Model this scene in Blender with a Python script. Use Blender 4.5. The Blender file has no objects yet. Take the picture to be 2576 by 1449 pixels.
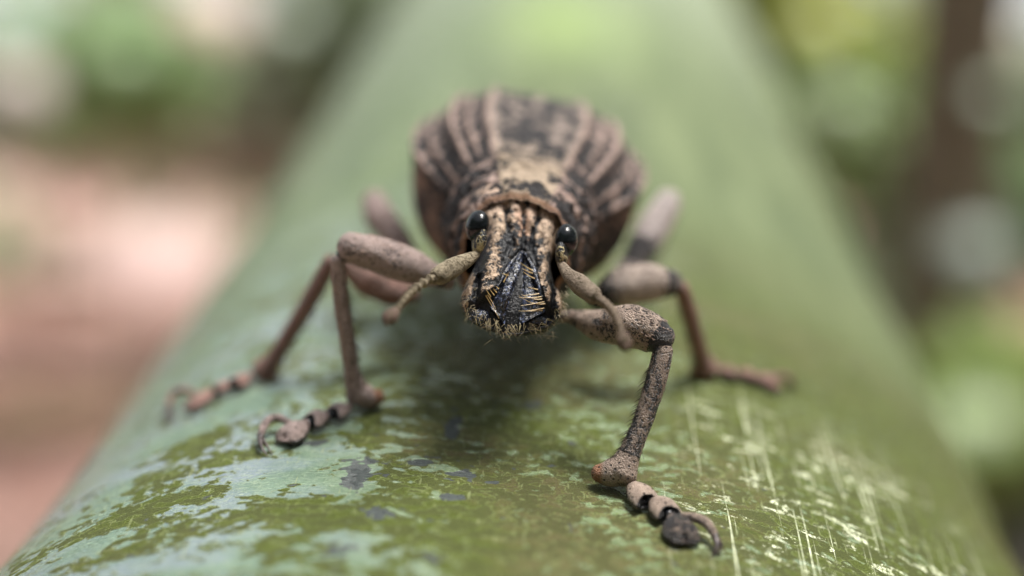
import bpy, math, random
import numpy as np
from mathutils import Vector, Matrix

random.seed(7)
rng = np.random.default_rng(7)
S = 0.001                      # everything below is written in millimetres; S turns it into metres
R_ = math.radians

# ------------------------------------------------------------------ camera, light, exposure
LENS = 50.0
F = 3578.0                     # focal length in pixels of the 2576 px wide working picture
PITCH = R_(6.0)                # the phone looks 6 degrees below level
FOCUS = 40.4
scene = bpy.context.scene
cp, sp = math.cos(PITCH), math.sin(PITCH)
XW = np.array([1.0, 0, 0]); YW = np.array([0, sp, cp]); ZW = np.array([0, cp, -sp])   # camera right, up, forward in world
M_CAM = np.stack([XW, YW, ZW], axis=1)

def unit(v):
    v = np.asarray(v, float)
    return v / np.linalg.norm(v)

def ray(px, py):
    return np.array([px - 1288.0, -(py - 724.0), F]) / F

# frame of the stem: A runs along it (away), N is its upper normal, RT points right
A_c = unit(ray(1478, -694))
B_c = np.array([-.045, -.927, .37]); B_c = unit(B_c - B_c @ A_c * A_c)
N_c = -B_c
RT_c = unit(np.cross(A_c, N_c))
if RT_c[0] < 0: RT_c = -RT_c
STEM_R = 22.6
AXIS_D = 42.4

def hit_c(px, py, rad=STEM_R):
    v = ray(px, py); vp = v - v @ A_c * A_c
    a = vp @ vp; b = -2 * AXIS_D * (vp @ B_c); c = AXIS_D ** 2 - rad ** 2
    d = b * b - 4 * a * c
    if d < 0: return None
    return v * ((-b - math.sqrt(d)) / 2 / a)

O_c = hit_c(1288, 900)
def to_t(P):                   # camera space (mm) to stem space (right, along, up)
    Q = P - O_c
    return np.array([Q @ RT_c, Q @ A_c, Q @ N_c])
def T(px, py, z):
    return to_t(ray(px, py) * z)

T3 = np.stack([M_CAM @ RT_c, M_CAM @ A_c, M_CAM @ N_c], axis=1)      # stem space to world rotation
O_w = np.zeros(3)                                                   # world origin = the spot under the weevil
CAM_w = -(M_CAM @ O_c)
def W(px, py, z):              # world point (mm) seen at a pixel at depth z
    return CAM_w + M_CAM @ (ray(px, py) * z)

cam = bpy.data.cameras.new('camera')
cam_o = bpy.data.objects.new('camera', cam)
scene.collection.objects.link(cam_o)
cam.lens = LENS; cam.sensor_width = 36.0
cam.clip_start = 0.002; cam.clip_end = 200.0
m = Matrix.Identity(4)
for i in range(3):
    m[i][0] = XW[i]; m[i][1] = YW[i]; m[i][2] = -ZW[i]; m[i][3] = CAM_w[i] * S
cam_o.matrix_world = m
cam.dof.use_dof = True
cam.dof.focus_distance = FOCUS * S
APERTURE = 218 * FOCUS / F     # millimetres
cam.dof.aperture_fstop = LENS * 0.001 / (APERTURE * S)
scene.camera = cam_o

SUN_EL, SUN_AZ = R_(73), R_(80)        # azimuth measured from +Y (away) towards +X (right)
world = bpy.data.worlds.new('World'); scene.world = world
world.use_nodes = True
wn = world.node_tree.nodes; wl = world.node_tree.links
bg = wn['Background']
sky = wn.new('ShaderNodeTexSky'); sky.sky_type = 'NISHITA'; sky.sun_disc = False
sky.sun_elevation = SUN_EL; sky.sun_rotation = SUN_AZ
sky.air_density = 1.0; sky.dust_density = 3.0; sky.ozone_density = 1.0
hs = wn.new('ShaderNodeHueSaturation'); hs.inputs['Saturation'].default_value = 0.28
wl.new(sky.outputs[0], hs.inputs['Color']); wl.new(hs.outputs[0], bg.inputs['Color'])
bg.inputs['Strength'].default_value = 0.062
sun = bpy.data.lights.new('sun', 'SUN'); sun.energy = 1.5; sun.angle = R_(22); sun.color = (1.0, .96, .9)
sun_o = bpy.data.objects.new('sun', sun); scene.collection.objects.link(sun_o)
sd = Vector((math.sin(SUN_AZ) * math.cos(SUN_EL), math.cos(SUN_AZ) * math.cos(SUN_EL), math.sin(SUN_EL)))
sun_o.rotation_euler = sd.to_track_quat('Z', 'Y').to_euler()
sun_o.location = sd * 3
vs = scene.view_settings
vs.view_transform = 'Standard'; vs.look = 'None'; vs.gamma = 1.0; vs.use_curve_mapping = False
vs.exposure = 2.02

# ------------------------------------------------------------------ mesh helpers
col = scene.collection
def mesh_obj(name, verts, faces, mat, parent=None, attrs=None, colors=None, smooth=True, label=None, kind=None):
    me = bpy.data.meshes.new(name)
    verts = np.asarray(verts, float) * S
    if isinstance(faces, np.ndarray) and faces.ndim == 2:
        nf, k = faces.shape
        me.vertices.add(len(verts)); me.vertices.foreach_set('co', verts.ravel())
        me.loops.add(nf * k); me.loops.foreach_set('vertex_index', faces.ravel().astype(np.int32))
        me.polygons.add(nf); me.polygons.foreach_set('loop_start', np.arange(0, nf * k, k, dtype=np.int32))
        me.update(calc_edges=True)
    else:
        me.from_pydata([tuple(v) for v in verts], [], [tuple(int(i) for i in f) for f in faces])
    me.polygons.foreach_set('use_smooth', np.full(len(me.polygons), smooth))
    for k, v in (attrs or {}).items():
        a = me.attributes.new(k, 'FLOAT', 'POINT'); a.data.foreach_set('value', np.asarray(v, np.float32))
    for k, v in (colors or {}).items():
        a = me.attributes.new(k, 'FLOAT_COLOR', 'POINT')
        c = np.ones((len(verts), 4), np.float32); c[:, :3] = v
        a.data.foreach_set('color', c.ravel())
    if mat: me.materials.append(mat)
    o = bpy.data.objects.new(name, me); col.objects.link(o)
    if parent: o.parent = parent
    if label: o['label'] = label
    if kind: o['kind'] = kind
    return o

def frame_empty(name, label, cat):
    e = bpy.data.objects.new(name, None); col.objects.link(e)
    mm = Matrix.Identity(4)
    for i in range(3):
        for j in range(3): mm[i][j] = T3[i][j]
    e.matrix_world = mm
    e.empty_display_size = 0.002
    e['label'] = label; e['category'] = cat
    return e

def tag(o, label, cat, group=None):
    o['label'] = label; o['category'] = cat
    if group: o['group'] = group
    return o

def grid_faces(nu, nv, wrap_v=False):
    i = np.arange(nu - 1)[:, None]; j = np.arange(nv if wrap_v else nv - 1)[None, :]
    j2 = (j + 1) % nv
    a = i * nv + j; b = i * nv + j2; c = (i + 1) * nv + j2; d = (i + 1) * nv + j
    return np.stack([a, b, c, d], axis=-1).reshape(-1, 4)

def smooth01(x, a, b):
    t = np.clip((x - a) / (b - a), 0, 1)
    return t * t * (3 - 2 * t)
def gauss(x, s): return np.exp(-(x / s) ** 2)

def catmull(pts, n):
    pts = np.asarray(pts, float)
    if len(pts) == 2:
        t = np.linspace(0, 1, n)[:, None]
        return pts[0] * (1 - t) + pts[1] * t
    P = np.vstack([2 * pts[0] - pts[1], pts, 2 * pts[-1] - pts[-2]])
    out = []
    for q in np.linspace(0, len(pts) - 1, n):
        k = min(int(q), len(pts) - 2); t = q - k
        p0, p1, p2, p3 = P[k], P[k + 1], P[k + 2], P[k + 3]
        out.append(.5 * (2 * p1 + (p2 - p0) * t + (2 * p0 - 5 * p1 + 4 * p2 - p3) * t * t + (3 * p1 - p0 - 3 * p2 + p3) * t ** 3))
    return np.array(out)

def vnoise(P, scale, seed=0):
    """cheap smooth value noise on points, in -1..1"""
    Q = np.asarray(P, float) * scale + seed * 17.31
    i = np.floor(Q).astype(np.int64); f = Q - i; f = f * f * (3 - 2 * f)
    def h(a, b, c):
        n = (a * 374761393 + b * 668265263 + c * 1274126177 + seed * 977) & 0x7fffffff
        n = ((n ^ (n >> 13)) * 1103515245) & 0x7fffffff
        return ((n ^ (n >> 16)) & 0xffff) / 32767.5 - 1
    r = 0
    for dx in (0, 1):
        for dy in (0, 1):
            for dz in (0, 1):
                w = (f[:, 0] if dx else 1 - f[:, 0]) * (f[:, 1] if dy else 1 - f[:, 1]) * (f[:, 2] if dz else 1 - f[:, 2])
                r = r + w * h(i[:, 0] + dx, i[:, 1] + dy, i[:, 2] + dz)
    return r

def tube(path, radii, n=20, seg=40, flat=1.0, flat_dir=None, cap=True, lump=0.0, seed=1, capk=.8):
    """tapered limb through path points, returns verts, faces, t (0..1 along), angle"""
    C = catmull(path, seg)
    r = catmull(np.array(radii, float)[:, None] * np.ones((1, 3)), seg)[:, 0]
    r = np.maximum(r, 1e-3)
    Tn = np.gradient(C, axis=0); Tn /= np.linalg.norm(Tn, axis=1)[:, None]
    up = np.array(flat_dir if flat_dir is not None else [0.13, 0.1, 1.0], float)
    V, tt, an = [], [], []
    if cap:
        cs = [0.0, .25, .5, .75, .93]
    rows = []
    L = len(C)
    def ring(c, t, rad):
        nonlocal up
        x = unit(np.cross(t, up)); y = np.cross(x, t)
        a = np.linspace(0, 2 * np.pi, n, endpoint=False)
        return c + rad * (np.cos(a)[:, None] * x + np.sin(a)[:, None] * y * flat), a
    if cap:
        for q in (1.0, .92, .75, .5, .25):
            th = q * np.pi / 2
            p, a = ring(C[0] - Tn[0] * r[0] * math.sin(th) * capk, Tn[0], r[0] * math.cos(th) + 1e-4)
            V.append(p); tt.append(np.zeros(n)); an.append(a)
    for k in range(L):
        p, a = ring(C[k], Tn[k], r[k]); V.append(p); tt.append(np.full(n, k / (L - 1))); an.append(a)
    if cap:
        for q in (.25, .5, .75, .92, 1.0):
            th = q * np.pi / 2
            p, a = ring(C[-1] + Tn[-1] * r[-1] * math.sin(th) * capk, Tn[-1], r[-1] * math.cos(th) + 1e-4)
            V.append(p); tt.append(np.ones(n)); an.append(a)
    nv = len(V)
    V = np.concatenate(V); tt = np.concatenate(tt); an = np.concatenate(an)
    if lump:
        cen = np.repeat(np.concatenate([np.repeat(C[:1], 5, 0), C, np.repeat(C[-1:], 5, 0)]) if cap else C, n, axis=0)
        d = V - cen
        V = cen + d * (1 + lump * vnoise(V, 2.2, seed))[:, None]
    return V, grid_faces(nv, n, True), tt, an

class Hairs:
    def __init__(self): self.v = []; self.f = []
    def add(self, p, d, length, r, bend=(0, 0, -.3), segs=4, tipr=.15):
        p = np.asarray(p, float); d = unit(d); b = np.asarray(bend, float)
        base = sum(len(x) for x in self.v)
        x = unit(np.cross(d, [.3, .5, .81])); y = np.cross(d, x)
        a = np.array([0, 2.094, 4.189])
        for k in range(segs + 1):
            t = k / segs
            c = p + d * length * t + b * length * t * t
            rr = r * ((1 - t) + tipr * t)
            self.v.append(c + rr * (np.cos(a)[:, None] * x + np.sin(a)[:, None] * y))
        for k in range(segs):
            for j in range(3):
                q = base + 3 * k
                self.f.append((q + j, q + (j + 1) % 3, q + 3 + (j + 1) % 3, q + 3 + j))
    def build(self, name, mat, parent, kind='stuff', label=None):
        return mesh_obj(name, np.concatenate(self.v), np.array(self.f), mat, parent, kind=kind, label=label)

# ------------------------------------------------------------------ material helpers
class NT:
    def __init__(self, name):
        self.m = bpy.data.materials.new(name); self.m.use_nodes = True
        self.t = self.m.node_tree; self.n = self.t.nodes; self.l = self.t.links
        self.b = self.n['Principled BSDF']
    def node(self, typ, **kw):
        x = self.n.new(typ)
        for k, v in kw.items():
            if k in x.inputs: self.put(x.inputs[k], v)
            else: setattr(x, k, v)
        return x
    def put(self, sock, v):
        if isinstance(v, bpy.types.NodeSocket): self.l.new(v, sock)
        elif isinstance(v, (tuple, list)) and len(v) == 3 and sock.type == 'RGBA': sock.default_value = (*v, 1)
        else: sock.default_value = v
    def coords(self, scale=(1, 1, 1), rot=(0, 0, 0)):      # object space in millimetres
        tc = self.node('ShaderNodeTexCoord')
        mp = self.node('ShaderNodeMapping'); self.l.new(tc.outputs['Object'], mp.inputs['Vector'])
        mp.inputs['Scale'].default_value = tuple(s / S for s in scale); mp.inputs['Rotation'].default_value = rot
        return mp.outputs[0]
    def noise(self, vec, scale, detail=3, rough=.55, dist=0.0):
        x = self.node('ShaderNodeTexNoise', Scale=scale, Detail=detail, Roughness=rough, Distortion=dist)
        self.l.new(vec, x.inputs['Vector']); return x.outputs['Fac']
    def vor(self, vec, scale, feature='F1', rand=1.0):
        x = self.node('ShaderNodeTexVoronoi', feature=feature, Scale=scale, Randomness=rand)
        self.l.new(vec, x.inputs['Vector']); return x.outputs['Distance']
    def math(self, op, a, b=0.0, c=None, clamp=False):
        x = self.node('ShaderNodeMath', operation=op); x.use_clamp = clamp
        self.put(x.inputs[0], a); self.put(x.inputs[1], b)
        if c is not None: self.put(x.inputs[2], c)
        return x.outputs[0]
    def ramp(self, v, a, b, lo=0.0, hi=1.0):
        x = self.node('ShaderNodeMapRange'); x.interpolation_type = 'SMOOTHSTEP'
        self.put(x.inputs['Value'], v); self.put(x.inputs['From Min'], a); self.put(x.inputs['From Max'], b)
        self.put(x.inputs['To Min'], lo); self.put(x.inputs['To Max'], hi)
        return x.outputs[0]
    def mix(self, f, a, b, mode='MIX'):
        x = self.node('ShaderNodeMix'); x.data_type = 'RGBA'; x.blend_type = mode
        self.put(x.inputs[0], f); self.put(x.inputs[6], a); self.put(x.inputs[7], b)
        return x.outputs[2]
    def attr(self, name, out='Fac'):
        x = self.node('ShaderNodeAttribute', attribute_name=name); return x.outputs[out]
    def bump(self, h, dist, strength=1.0, prev=None):
        x = self.node('ShaderNodeBump'); x.inputs['Strength'].default_value = strength
        x.inputs['Distance'].default_value = dist * S
        self.l.new(h, x.inputs['Height'])
        if prev is not None: self.l.new(prev, x.inputs['Normal'])
        return x.outputs[0]
    def out(self, color=None, rough=None, normal=None, **kw):
        if color is not None: self.put(self.b.inputs['Base Color'], color)
        if rough is not None: self.put(self.b.inputs['Roughness'], rough)
        if normal is not None: self.l.new(normal, self.b.inputs['Normal'])
        for k, v in kw.items(): self.put(self.b.inputs[k.replace('_', ' ')], v)
        return self.m

def mat_scaly(name, n1=7.0, n2=20.0, dark=(.016, .017, .021), edge=.055, grain=26.0, dots=0.0, dot_scale=9.0, rdark=.35, spec=.3, relief=.05, rpale=.7):
    """dark cuticle partly covered with pale scales; attributes: pale (cover), tint (scale colour)"""
    k = NT(name); v = k.coords()
    a = k.noise(v, n1, 2, .6, .4); b = k.noise(v, n2, 2, .6, .3)
    mixn = k.math('ADD', k.math('MULTIPLY', a, .55), k.math('MULTIPLY', b, .45))
    cover = k.math('ADD', mixn, k.math('MULTIPLY', k.math('SUBTRACT', k.attr('pale'), .5), .44))
    mask = k.ramp(cover, .5 - edge, .5 + edge)
    sc = k.vor(v, grain)
    if dots:
        dv = k.vor(v, dot_scale)
        dm = k.ramp(dv, .16, .30)
        mask = k.math('MULTIPLY', mask, k.math('ADD', k.math('MULTIPLY', dm, dots), 1 - dots))
    g = k.ramp(sc, .1, .75, 1.15, .72)
    var = k.ramp(k.noise(v, 3.0, 3), .3, .7, .82, 1.14)
    tint = k.mix(1.0, k.attr('tint', 'Color'), k.math('MULTIPLY', g, var), 'MULTIPLY')
    c = k.mix(mask, dark, tint)
    rough = k.ramp(mask, 0, 1, rdark, rpale)
    h = k.math('ADD', k.math('MULTIPLY', mask, .6), k.math('MULTIPLY', k.math('SUBTRACT', 1.0, sc), .45))
    h = k.math('ADD', h, k.math('MULTIPLY', b, .6))
    return k.out(c, rough, k.bump(h, relief, 1.0), Specular_IOR_Level=spec)

MAT_BODY = mat_scaly('scaled_wing_case', 4.6, 12.0, dark=(.026, .024, .025), edge=.07, rdark=.6, spec=.15)
MAT_HEAD = mat_scaly('scaled_head', 4.6, 11.0, dark=(.012, .013, .016), edge=.045, rdark=.3, spec=.35)
MAT_LEG = mat_scaly('scaled_leg', 6.5, 19.0, dark=(.022, .02, .022), edge=.06, dots=.9, dot_scale=6.5, relief=.10, spec=.5, rdark=.25, rpale=.5)

def mat_simple(name, c, rough=.4, spec=.5, bump_scale=None, bump_d=.01, c2=None, cs=5.0, **kw):
    k = NT(name); v = k.coords()
    cc = k.mix(k.ramp(k.noise(v, cs, 4), .35, .65), c, c2) if c2 else c
    nm = k.bump(k.noise(v, bump_scale, 3), bump_d) if bump_scale else None
    return k.out(cc, rough, nm, Specular_IOR_Level=spec, **kw)

def mat_eye():
    k = NT('faceted_black_eye'); v = k.coords()
    f = k.vor(v, 17, rand=.25)
    return k.out(k.mix(k.ramp(k.noise(v, 2), .4, .7), (.004, .005, .006), (.008, .011, .013)), .16,
                 k.bump(f, .008, .35), Specular_IOR_Level=.32)
MAT_EYE = mat_eye()
MAT_JOINT = mat_simple('black_joint_membrane', (.009, .010, .013), .24, .6, 9, .02)
MAT_GOLD = mat_simple('golden_bristle', (.42, .26, .09), .35, .5, None, c2=(.55, .40, .17), cs=4)
MAT_FRINGE = mat_simple('pale_yellow_fringe_hair', (.33, .28, .15), .45, .4, None, c2=(.20, .14, .07), cs=4)
MAT_SCALE = mat_simple('pale_tan_scale', (.58, .43, .27), .6, .3, None, c2=(.44, .31, .20), cs=3)
MAT_LEGSCALE = mat_simple('pinkish_leg_scale', (.47, .35, .29), .6, .3, None, c2=(.30, .20, .16), cs=3)
ZWt = np.array([ZW @ (M_CAM @ RT_c), ZW @ (M_CAM @ A_c), ZW @ (M_CAM @ N_c)])
MAT_HAIR = mat_simple('dark_leg_hair', (.06, .045, .03), .4, .4)
MAT_PALEHAIR = mat_simple('pale_leg_hair', (.3, .25, .16), .5, .4)
MAT_CLAW = mat_simple('brown_claw', (.06, .035, .03), .35, .5, 8, .02, c2=(.02, .015, .015))
MAT_ORANGE = mat_simple('amber_spur', (.36, .13, .035), .4, .5, 12, .03, c2=(.22, .07, .02))

def mat_mouth():
    k = NT('glossy_black_mouth_plate'); v = k.coords()
    n1 = k.noise(v, 8, 4, .7, .6)
    sp_ = k.vor(v, 9)
    c = k.mix(k.ramp(n1, .50, .64), (.006, .007, .011), (.10, .125, .22))  # wet blue highlights painted into the black
    c = k.mix(k.math('MULTIPLY', k.ramp(sp_, .22, .1), .55), c, (.3, .27, .22))
    return k.out(c, .16, k.bump(k.math('ADD', n1, k.math('MULTIPLY', sp_, .6)), .05, .8), Specular_IOR_Level=.8)
MAT_MOUTH = mat_mouth()

# ------------------------------------------------------------------ the stem
PHI_BUMP = R_(-33)
def stem_radius(phi, u):
    """radius of the stem at angle phi (0 = up, + = right) and distance u"""
    r = STEM_R * (1 + .060 * gauss(phi - PHI_BUMP, R_(19)) * (.35 + .65 * smooth01(-u, -26, 2)))
    r = r * (1 - .012 * gauss(phi - R_(4), R_(10)))
    for u0, w_ in ((96.0, 2.2), (232.0, 3.0), (-52.0, 2.0)):
        r = r + .55 * np.exp(-((u - u0 - 3 * np.sin(phi)) / w_) ** 2) - .35 * np.exp(-((u - u0 - w_ * 2 - 3 * np.sin(phi)) / w_) ** 2)
    r = r + .10 * np.sin(u * .21 + phi * 3) + .07 * np.sin(u * .5 - phi * 7 + 1)
    r = r * (1 + .045 * (1 - smooth01(u, -16, 4)) * smooth01(np.abs(phi), .45, 1.0))
    far = smooth01(u, 30, 400)
    return r * (1 + .12 * far)
AXIS_H = None
def axis_height():
    # the stem axis lies straight below: N component of camera-space axis point
    Pax = B_c * AXIS_D
    q = Pax - O_c
    return np.array([q @ RT_c, 0, q @ N_c])
AX = axis_height()
def stem_pt(phi, u):
    r = stem_radius(phi, u)
    return np.stack([AX[0] + r * np.sin(phi), u + 0 * phi, AX[2] + r * np.cos(phi)], axis=-1)

def surf(px, py):
    """stem space point where the pixel's ray meets the real (bumpy) stem"""
    d = ray(px, py); lo = 20.0; z = lo
    prev = None
    while z < 200:
        p = to_t(d * z)
        q = p - np.array([AX[0], 0, AX[2]])
        phi = math.atan2(q[0], q[2]); rr = math.hypot(q[0], q[2])
        g = rr - float(stem_radius(np.array(phi), np.array(p[1])))
        if g < 0:
            return p - 0, z
        z += max(.01, g * .5)
    return None, None

def build_stem():
    us = np.concatenate([np.linspace(-140, -20, 40, endpoint=False), np.arange(-20, 8, .13), np.arange(8, 40, .5), np.linspace(40, 700, 90)])
    ph = np.concatenate([np.linspace(-180, -60, 40, endpoint=False), np.arange(-60, 55, .42), np.linspace(55, 180, 40, endpoint=False)])
    ph = np.radians(ph)
    U, PH = np.meshgrid(us, ph, indexing='ij')
    P = stem_pt(PH.ravel(), U.ravel())
    X, Yy = PH.ravel() * STEM_R, U.ravel()            # unrolled surface coordinates in mm
    n = len(X)
    dens = np.zeros(n)                                # olive growth cover
    left = smooth01(-X, 3.0, 9.5)
    mid = gauss(X + 1.0, 5.2)
    right = smooth01(X, 2.0, 7.0)
    near = 1 - smooth01(Yy, 1.5, 12)
    dens += .95 * mid + 1.05 * right + .26 * left
    Q3 = np.stack([X, Yy, np.zeros(n)], 1)
    dens += .22 * vnoise(Q3 * [.5, 1, 1], .30, 3) * (.4 + .6 * left) + .20 * vnoise(Q3 * [.6, 1, 1], .8, 4)
    def blob(px, py, sx, sy, amp, rot=0):
        p, z = surf(px, py)
        if p is None: return 0
        q = p - np.array([AX[0], 0, AX[2]]); bx = math.atan2(q[0], q[2]) * STEM_R; by = p[1]
        dx = X - bx; dy = Yy - by
        c, s = math.cos(rot), math.sin(rot)
        return amp * np.exp(-(((dx * c + dy * s) / sx) ** 2 + ((-dx * s + dy * c) / sy) ** 2))
    for b in [(p_[0], p_[1], p_[2] * .72, p_[3] * .72, p_[4] * .92) for p_ in [(480, 1120, 1.9, 1.1, .95), (400, 1200, 1.6, .9, .9), (330, 1290, 2.0, .8, .75), (560, 1160, 1.3, .5, .7), (500, 1245, 1.6, .4, .8),
              (250, 1330, 2.2, .55, .8), (430, 1330, 1.8, .35, .55), (700, 1290, 1.3, .9, .95), (690, 1370, 1.5, .8, .9), (790, 1270, .9, .6, .8),
              (300, 1390, 2.6, .5, .8), (480, 1400, 1.6, .45, .6), (860, 1310, .8, .6, .7), (900, 1110, 1.0, .5, .7), (1000, 1200, 1.2, .7, .5),
              (180, 1230, 1.2, .5, .7), (120, 1320, 1.2, .3, .6),
              # bare pale ground between the patches
              (720, 1180, 2.0, 1.1, -1.0), (830, 1230, 1.3, .6, -.8), (620, 1230, 1.0, .5, -.55), (560, 1400, 1.2, .9, -.8), (400, 1420, 1.6, .5, -.6),
              (900, 1370, .9, .8, -.7), (640, 1340, .45, .9, -.5), (850, 1120, .8, .3, -.6), (300, 1120, 1.6, 1.2, -.6), (200, 1380, 1.6, .8, -.7), (930, 1420, 1.2, .5, -.5)]]:
        dens += blob(*b)
    grey = np.zeros(n)                                # bare purple grey skin
    for b in [(1140, 1080, .22, .9, 1.5), (1160, 1190, .45, .22, 1.5), (1125, 1250, .42, .28, 1.4), (1060, 1160, .5, .35, 1.0), (1235, 1215, .25, .12, 1.1),
              (900, 1190, .45, 1.1, 1.3), (960, 1290, .6, .5, .9), (1440, 1115, .22, .2, .9), (1330, 1020, .5, .35, .7), (1440, 1330, .15, .4, .8), (860, 1390, .7, .6, .6),
              (760, 1115, .9, .22, .9), (1110, 1400, .7, .35, .55), (1360, 1390, .35, .3, .6), (1700, 1410, .3, .4, .5), (1070, 1310, .4, .2, .5), (1640, 1440, .5, .3, .5)]:
        grey += blob(*b)
    scr = smooth01(X, 2.2, 6.5) * (1 - smooth01(X, 12, 17)) * (1 - smooth01(Yy, -3.0, 2.0)) * (1 - .35 * smooth01(-Yy, 9, 14))
    glau = smooth01(-X, .5, 8.5)
    glau = np.clip(glau + .25 * vnoise(Q3, .25, 8), 0, 1)
    warm = .5 + .5 * vnoise(Q3 * [.5, 1, 1], .45, 9)
    warm = np.clip(warm + .35 * gauss(X - 1, 4) - .2, 0, 1)
    cover = np.clip(dens, -.5, 1.5)
    far = smooth01(Yy, 3, 26)
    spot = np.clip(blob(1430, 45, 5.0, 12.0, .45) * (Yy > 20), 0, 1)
    uvx, uvy = X, Yy

    k = NT('green_stem_skin')
    v0 = k.coords()
    cmb = k.node('ShaderNodeCombineXYZ'); k.l.new(k.attr('ax'), cmb.inputs[0]); k.l.new(k.attr('ay'), cmb.inputs[1])
    v = cmb.outputs[0]
    def vm(sx, sy, rz=0):
        mp = k.node('ShaderNodeMapping'); k.l.new(v, mp.inputs[0]); mp.inputs['Scale'].default_value = (sx, sy, 1); mp.inputs['Rotation'].default_value = (0, 0, rz)
        return mp.outputs[0]
    # patch edges
    e1 = k.noise(vm(.8, 1.3), 1.55, 2.0, .5, .25)
    e2 = k.noise(vm(.8, 1.2), 3.3, 1.5, .5)
    ev = k.vor(vm(.8, 1.3), 1.25, 'SMOOTH_F1')
    edge = k.math('ADD', k.math('MULTIPLY', e1, .54), k.math('MULTIPLY', e2, .46))
    cov = k.math('ADD', k.attr('cover'), k.math('MULTIPLY', k.math('SUBTRACT', edge, .5), 4.2))
    cov = k.math('ADD', cov, k.math('MULTIPLY', k.math('SUBTRACT', .45, ev), .55))
    cov = k.math('ADD', cov, k.math('MULTIPLY', k.math('SUBTRACT', k.noise(vm(1, 1.3), 11, 3, .6), .5), .7))
    patch = k.ramp(cov, .42, .60)
    rim = k.math('MULTIPLY', k.ramp(cov, .38, .47), k.ramp(cov, .58, .49))
    fine = k.noise(vm(1, 1), 9, 5, .65)
    fine2 = k.noise(vm(1, 1), 26, 3, .6)
    big = k.noise(vm(.6, 1), .45, 3, .6, .4)
    # base skin: blue green bloom, left; duller green right
    bloom = k.mix(k.ramp(k.noise(vm(.5, .9, .3), 1.0, 5, .65), .35, .68), (.085, .15, .115), (.165, .25, .185))
    green = k.mix(k.ramp(big, .35, .65), (.08, .125, .03), (.14, .195, .06))
    skin = k.mix(k.attr('glau'), green, bloom)
    streak = k.ramp(k.noise(vm(1.1, 7.5, .12), 2.4, 4, .6), .40, .66)
    brush = k.noise(vm(2.0, 16, .35), 2.0, 3, .6)
    tone = k.ramp(k.noise(vm(.5, .8), .55, 3, .5), .42, .62)
    skin = k.mix(k.math('MULTIPLY', k.math('MULTIPLY', tone, k.attr('glau')), .9), skin, (.19, .235, .29))  # bluish sky sheen painted into the left skin
    skin = k.mix(k.math('MULTIPLY', streak, .42), skin, (.30, .40, .25))
    skin = k.mix(k.math('MULTIPLY', k.math('MULTIPLY', k.ramp(brush, .56, .66), k.ramp(k.noise(vm(.5, .5), .6, 2), .45, .6)), .8), skin, (.42, .50, .30))  # bright glints painted in along the brush marks
    skin = k.mix(k.math('MULTIPLY', k.ramp(fine, .56, .36), .30), skin, (.085, .14, .10))
    # olive growth
    wv = k.math('ADD', k.math('MULTIPLY', k.attr('warm'), .62), k.math('MULTIPLY', k.noise(vm(.7, 1.2), 2.1, 4, .6), .55))
    wm = k.ramp(wv, .50, .78)
    ol = k.mix(k.ramp(fine2, .35, .65), (.045, .062, .010), (.098, .120, .022))
    br = k.mix(k.ramp(fine2, .35, .65), (.075, .066, .024), (.135, .120, .056))
    olive = k.mix(wm, ol, br)
    olive = k.mix(k.math('MULTIPLY', k.ramp(fine, .50, .66), .5), olive, (.17, .21, .045))
    olive = k.mix(k.math('MULTIPLY', k.ramp(k.noise(vm(.9, 1.3), 3.2, 5, .7), .5, .36), .6), olive, (.05, .065, .012))
    c = k.mix(patch, skin, olive)
    c = k.mix(k.math('MULTIPLY', rim, .40), c, (.27, .31, .15))
    # younger and older growth meeting along pale outlines
    y1 = k.noise(vm(.8, 1.3), 1.9, 2.5, .5, .3); y2 = k.math('ADD', y1, k.math('MULTIPLY', k.math('SUBTRACT', fine, .5), .10))
    line_ = k.math('MULTIPLY', k.ramp(k.math('ABSOLUTE', k.math('SUBTRACT', y2, .52)), .016, .004), patch)
    old = k.math('MULTIPLY', k.math('MULTIPLY', k.ramp(y2, .53, .51), patch), .62)
    c = k.mix(old, c, k.mix(k.ramp(fine2, .3, .7), (.042, .052, .014), (.090, .096, .036)))
    c = k.mix(k.math('MULTIPLY', line_, .55), c, (.25, .30, .12))
    # bare grey skin
    gm = k.ramp(k.math('ADD', k.attr('grey'), k.math('MULTIPLY', k.math('SUBTRACT', edge, .5), 3.6)), .52, .64)
    gc = k.mix(k.ramp(k.noise(vm(.7, 5), 5, 4), .4, .65), (.05, .058, .058), (.10, .115, .11))
    c = k.mix(gm, c, gc)
    # pale scuffs and long scratches, right
    s1 = k.noise(vm(7.5, .07, .05), 1.0, 3, .6, .12)
    s2 = k.noise(vm(9.0, .12, -.05), 1.0, 1, .5, .1)
    brk = k.noise(vm(1.2, 1.4), 2.2, 4, .65)
    line = k.math('MAXIMUM', k.ramp(s1, .625, .645), k.math('MULTIPLY', k.ramp(s2, .68, .71), .5))
    line = k.math('MULTIPLY', line, k.ramp(brk, .34, .60, .35, 1.0))
    flake = k.math('MULTIPLY', k.ramp(k.noise(vm(.75, 1.7, .5), 1.3, 5, .70, .5), .572, .60), k.ramp(k.noise(vm(.5, .5), .55, 2), .40, .56))
    hatch = k.ramp(k.noise(vm(5, 3, .9), 2.2, 4, .7), .40, .56)
    flake = k.math('MULTIPLY', flake, hatch)
    sm = k.math('MULTIPLY', k.math('MAXIMUM', line, flake), k.attr('scratch'))
    c = k.mix(sm, c, (.80, .85, .60))
    # thin random hair scratches everywhere
    hsx = k.math('MULTIPLY', k.ramp(k.noise(vm(3.2, .5, .6), 2.0, 1, .5, .1), .70, .73), .4)
    c = k.mix(hsx, c, (.30, .34, .16))
    # far part is smooth plain green
    cf = k.mix(k.ramp(k.noise(vm(.35, .05), 1.0, 2), .35, .65), (.118, .150, .078), (.180, .218, .115))
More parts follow.
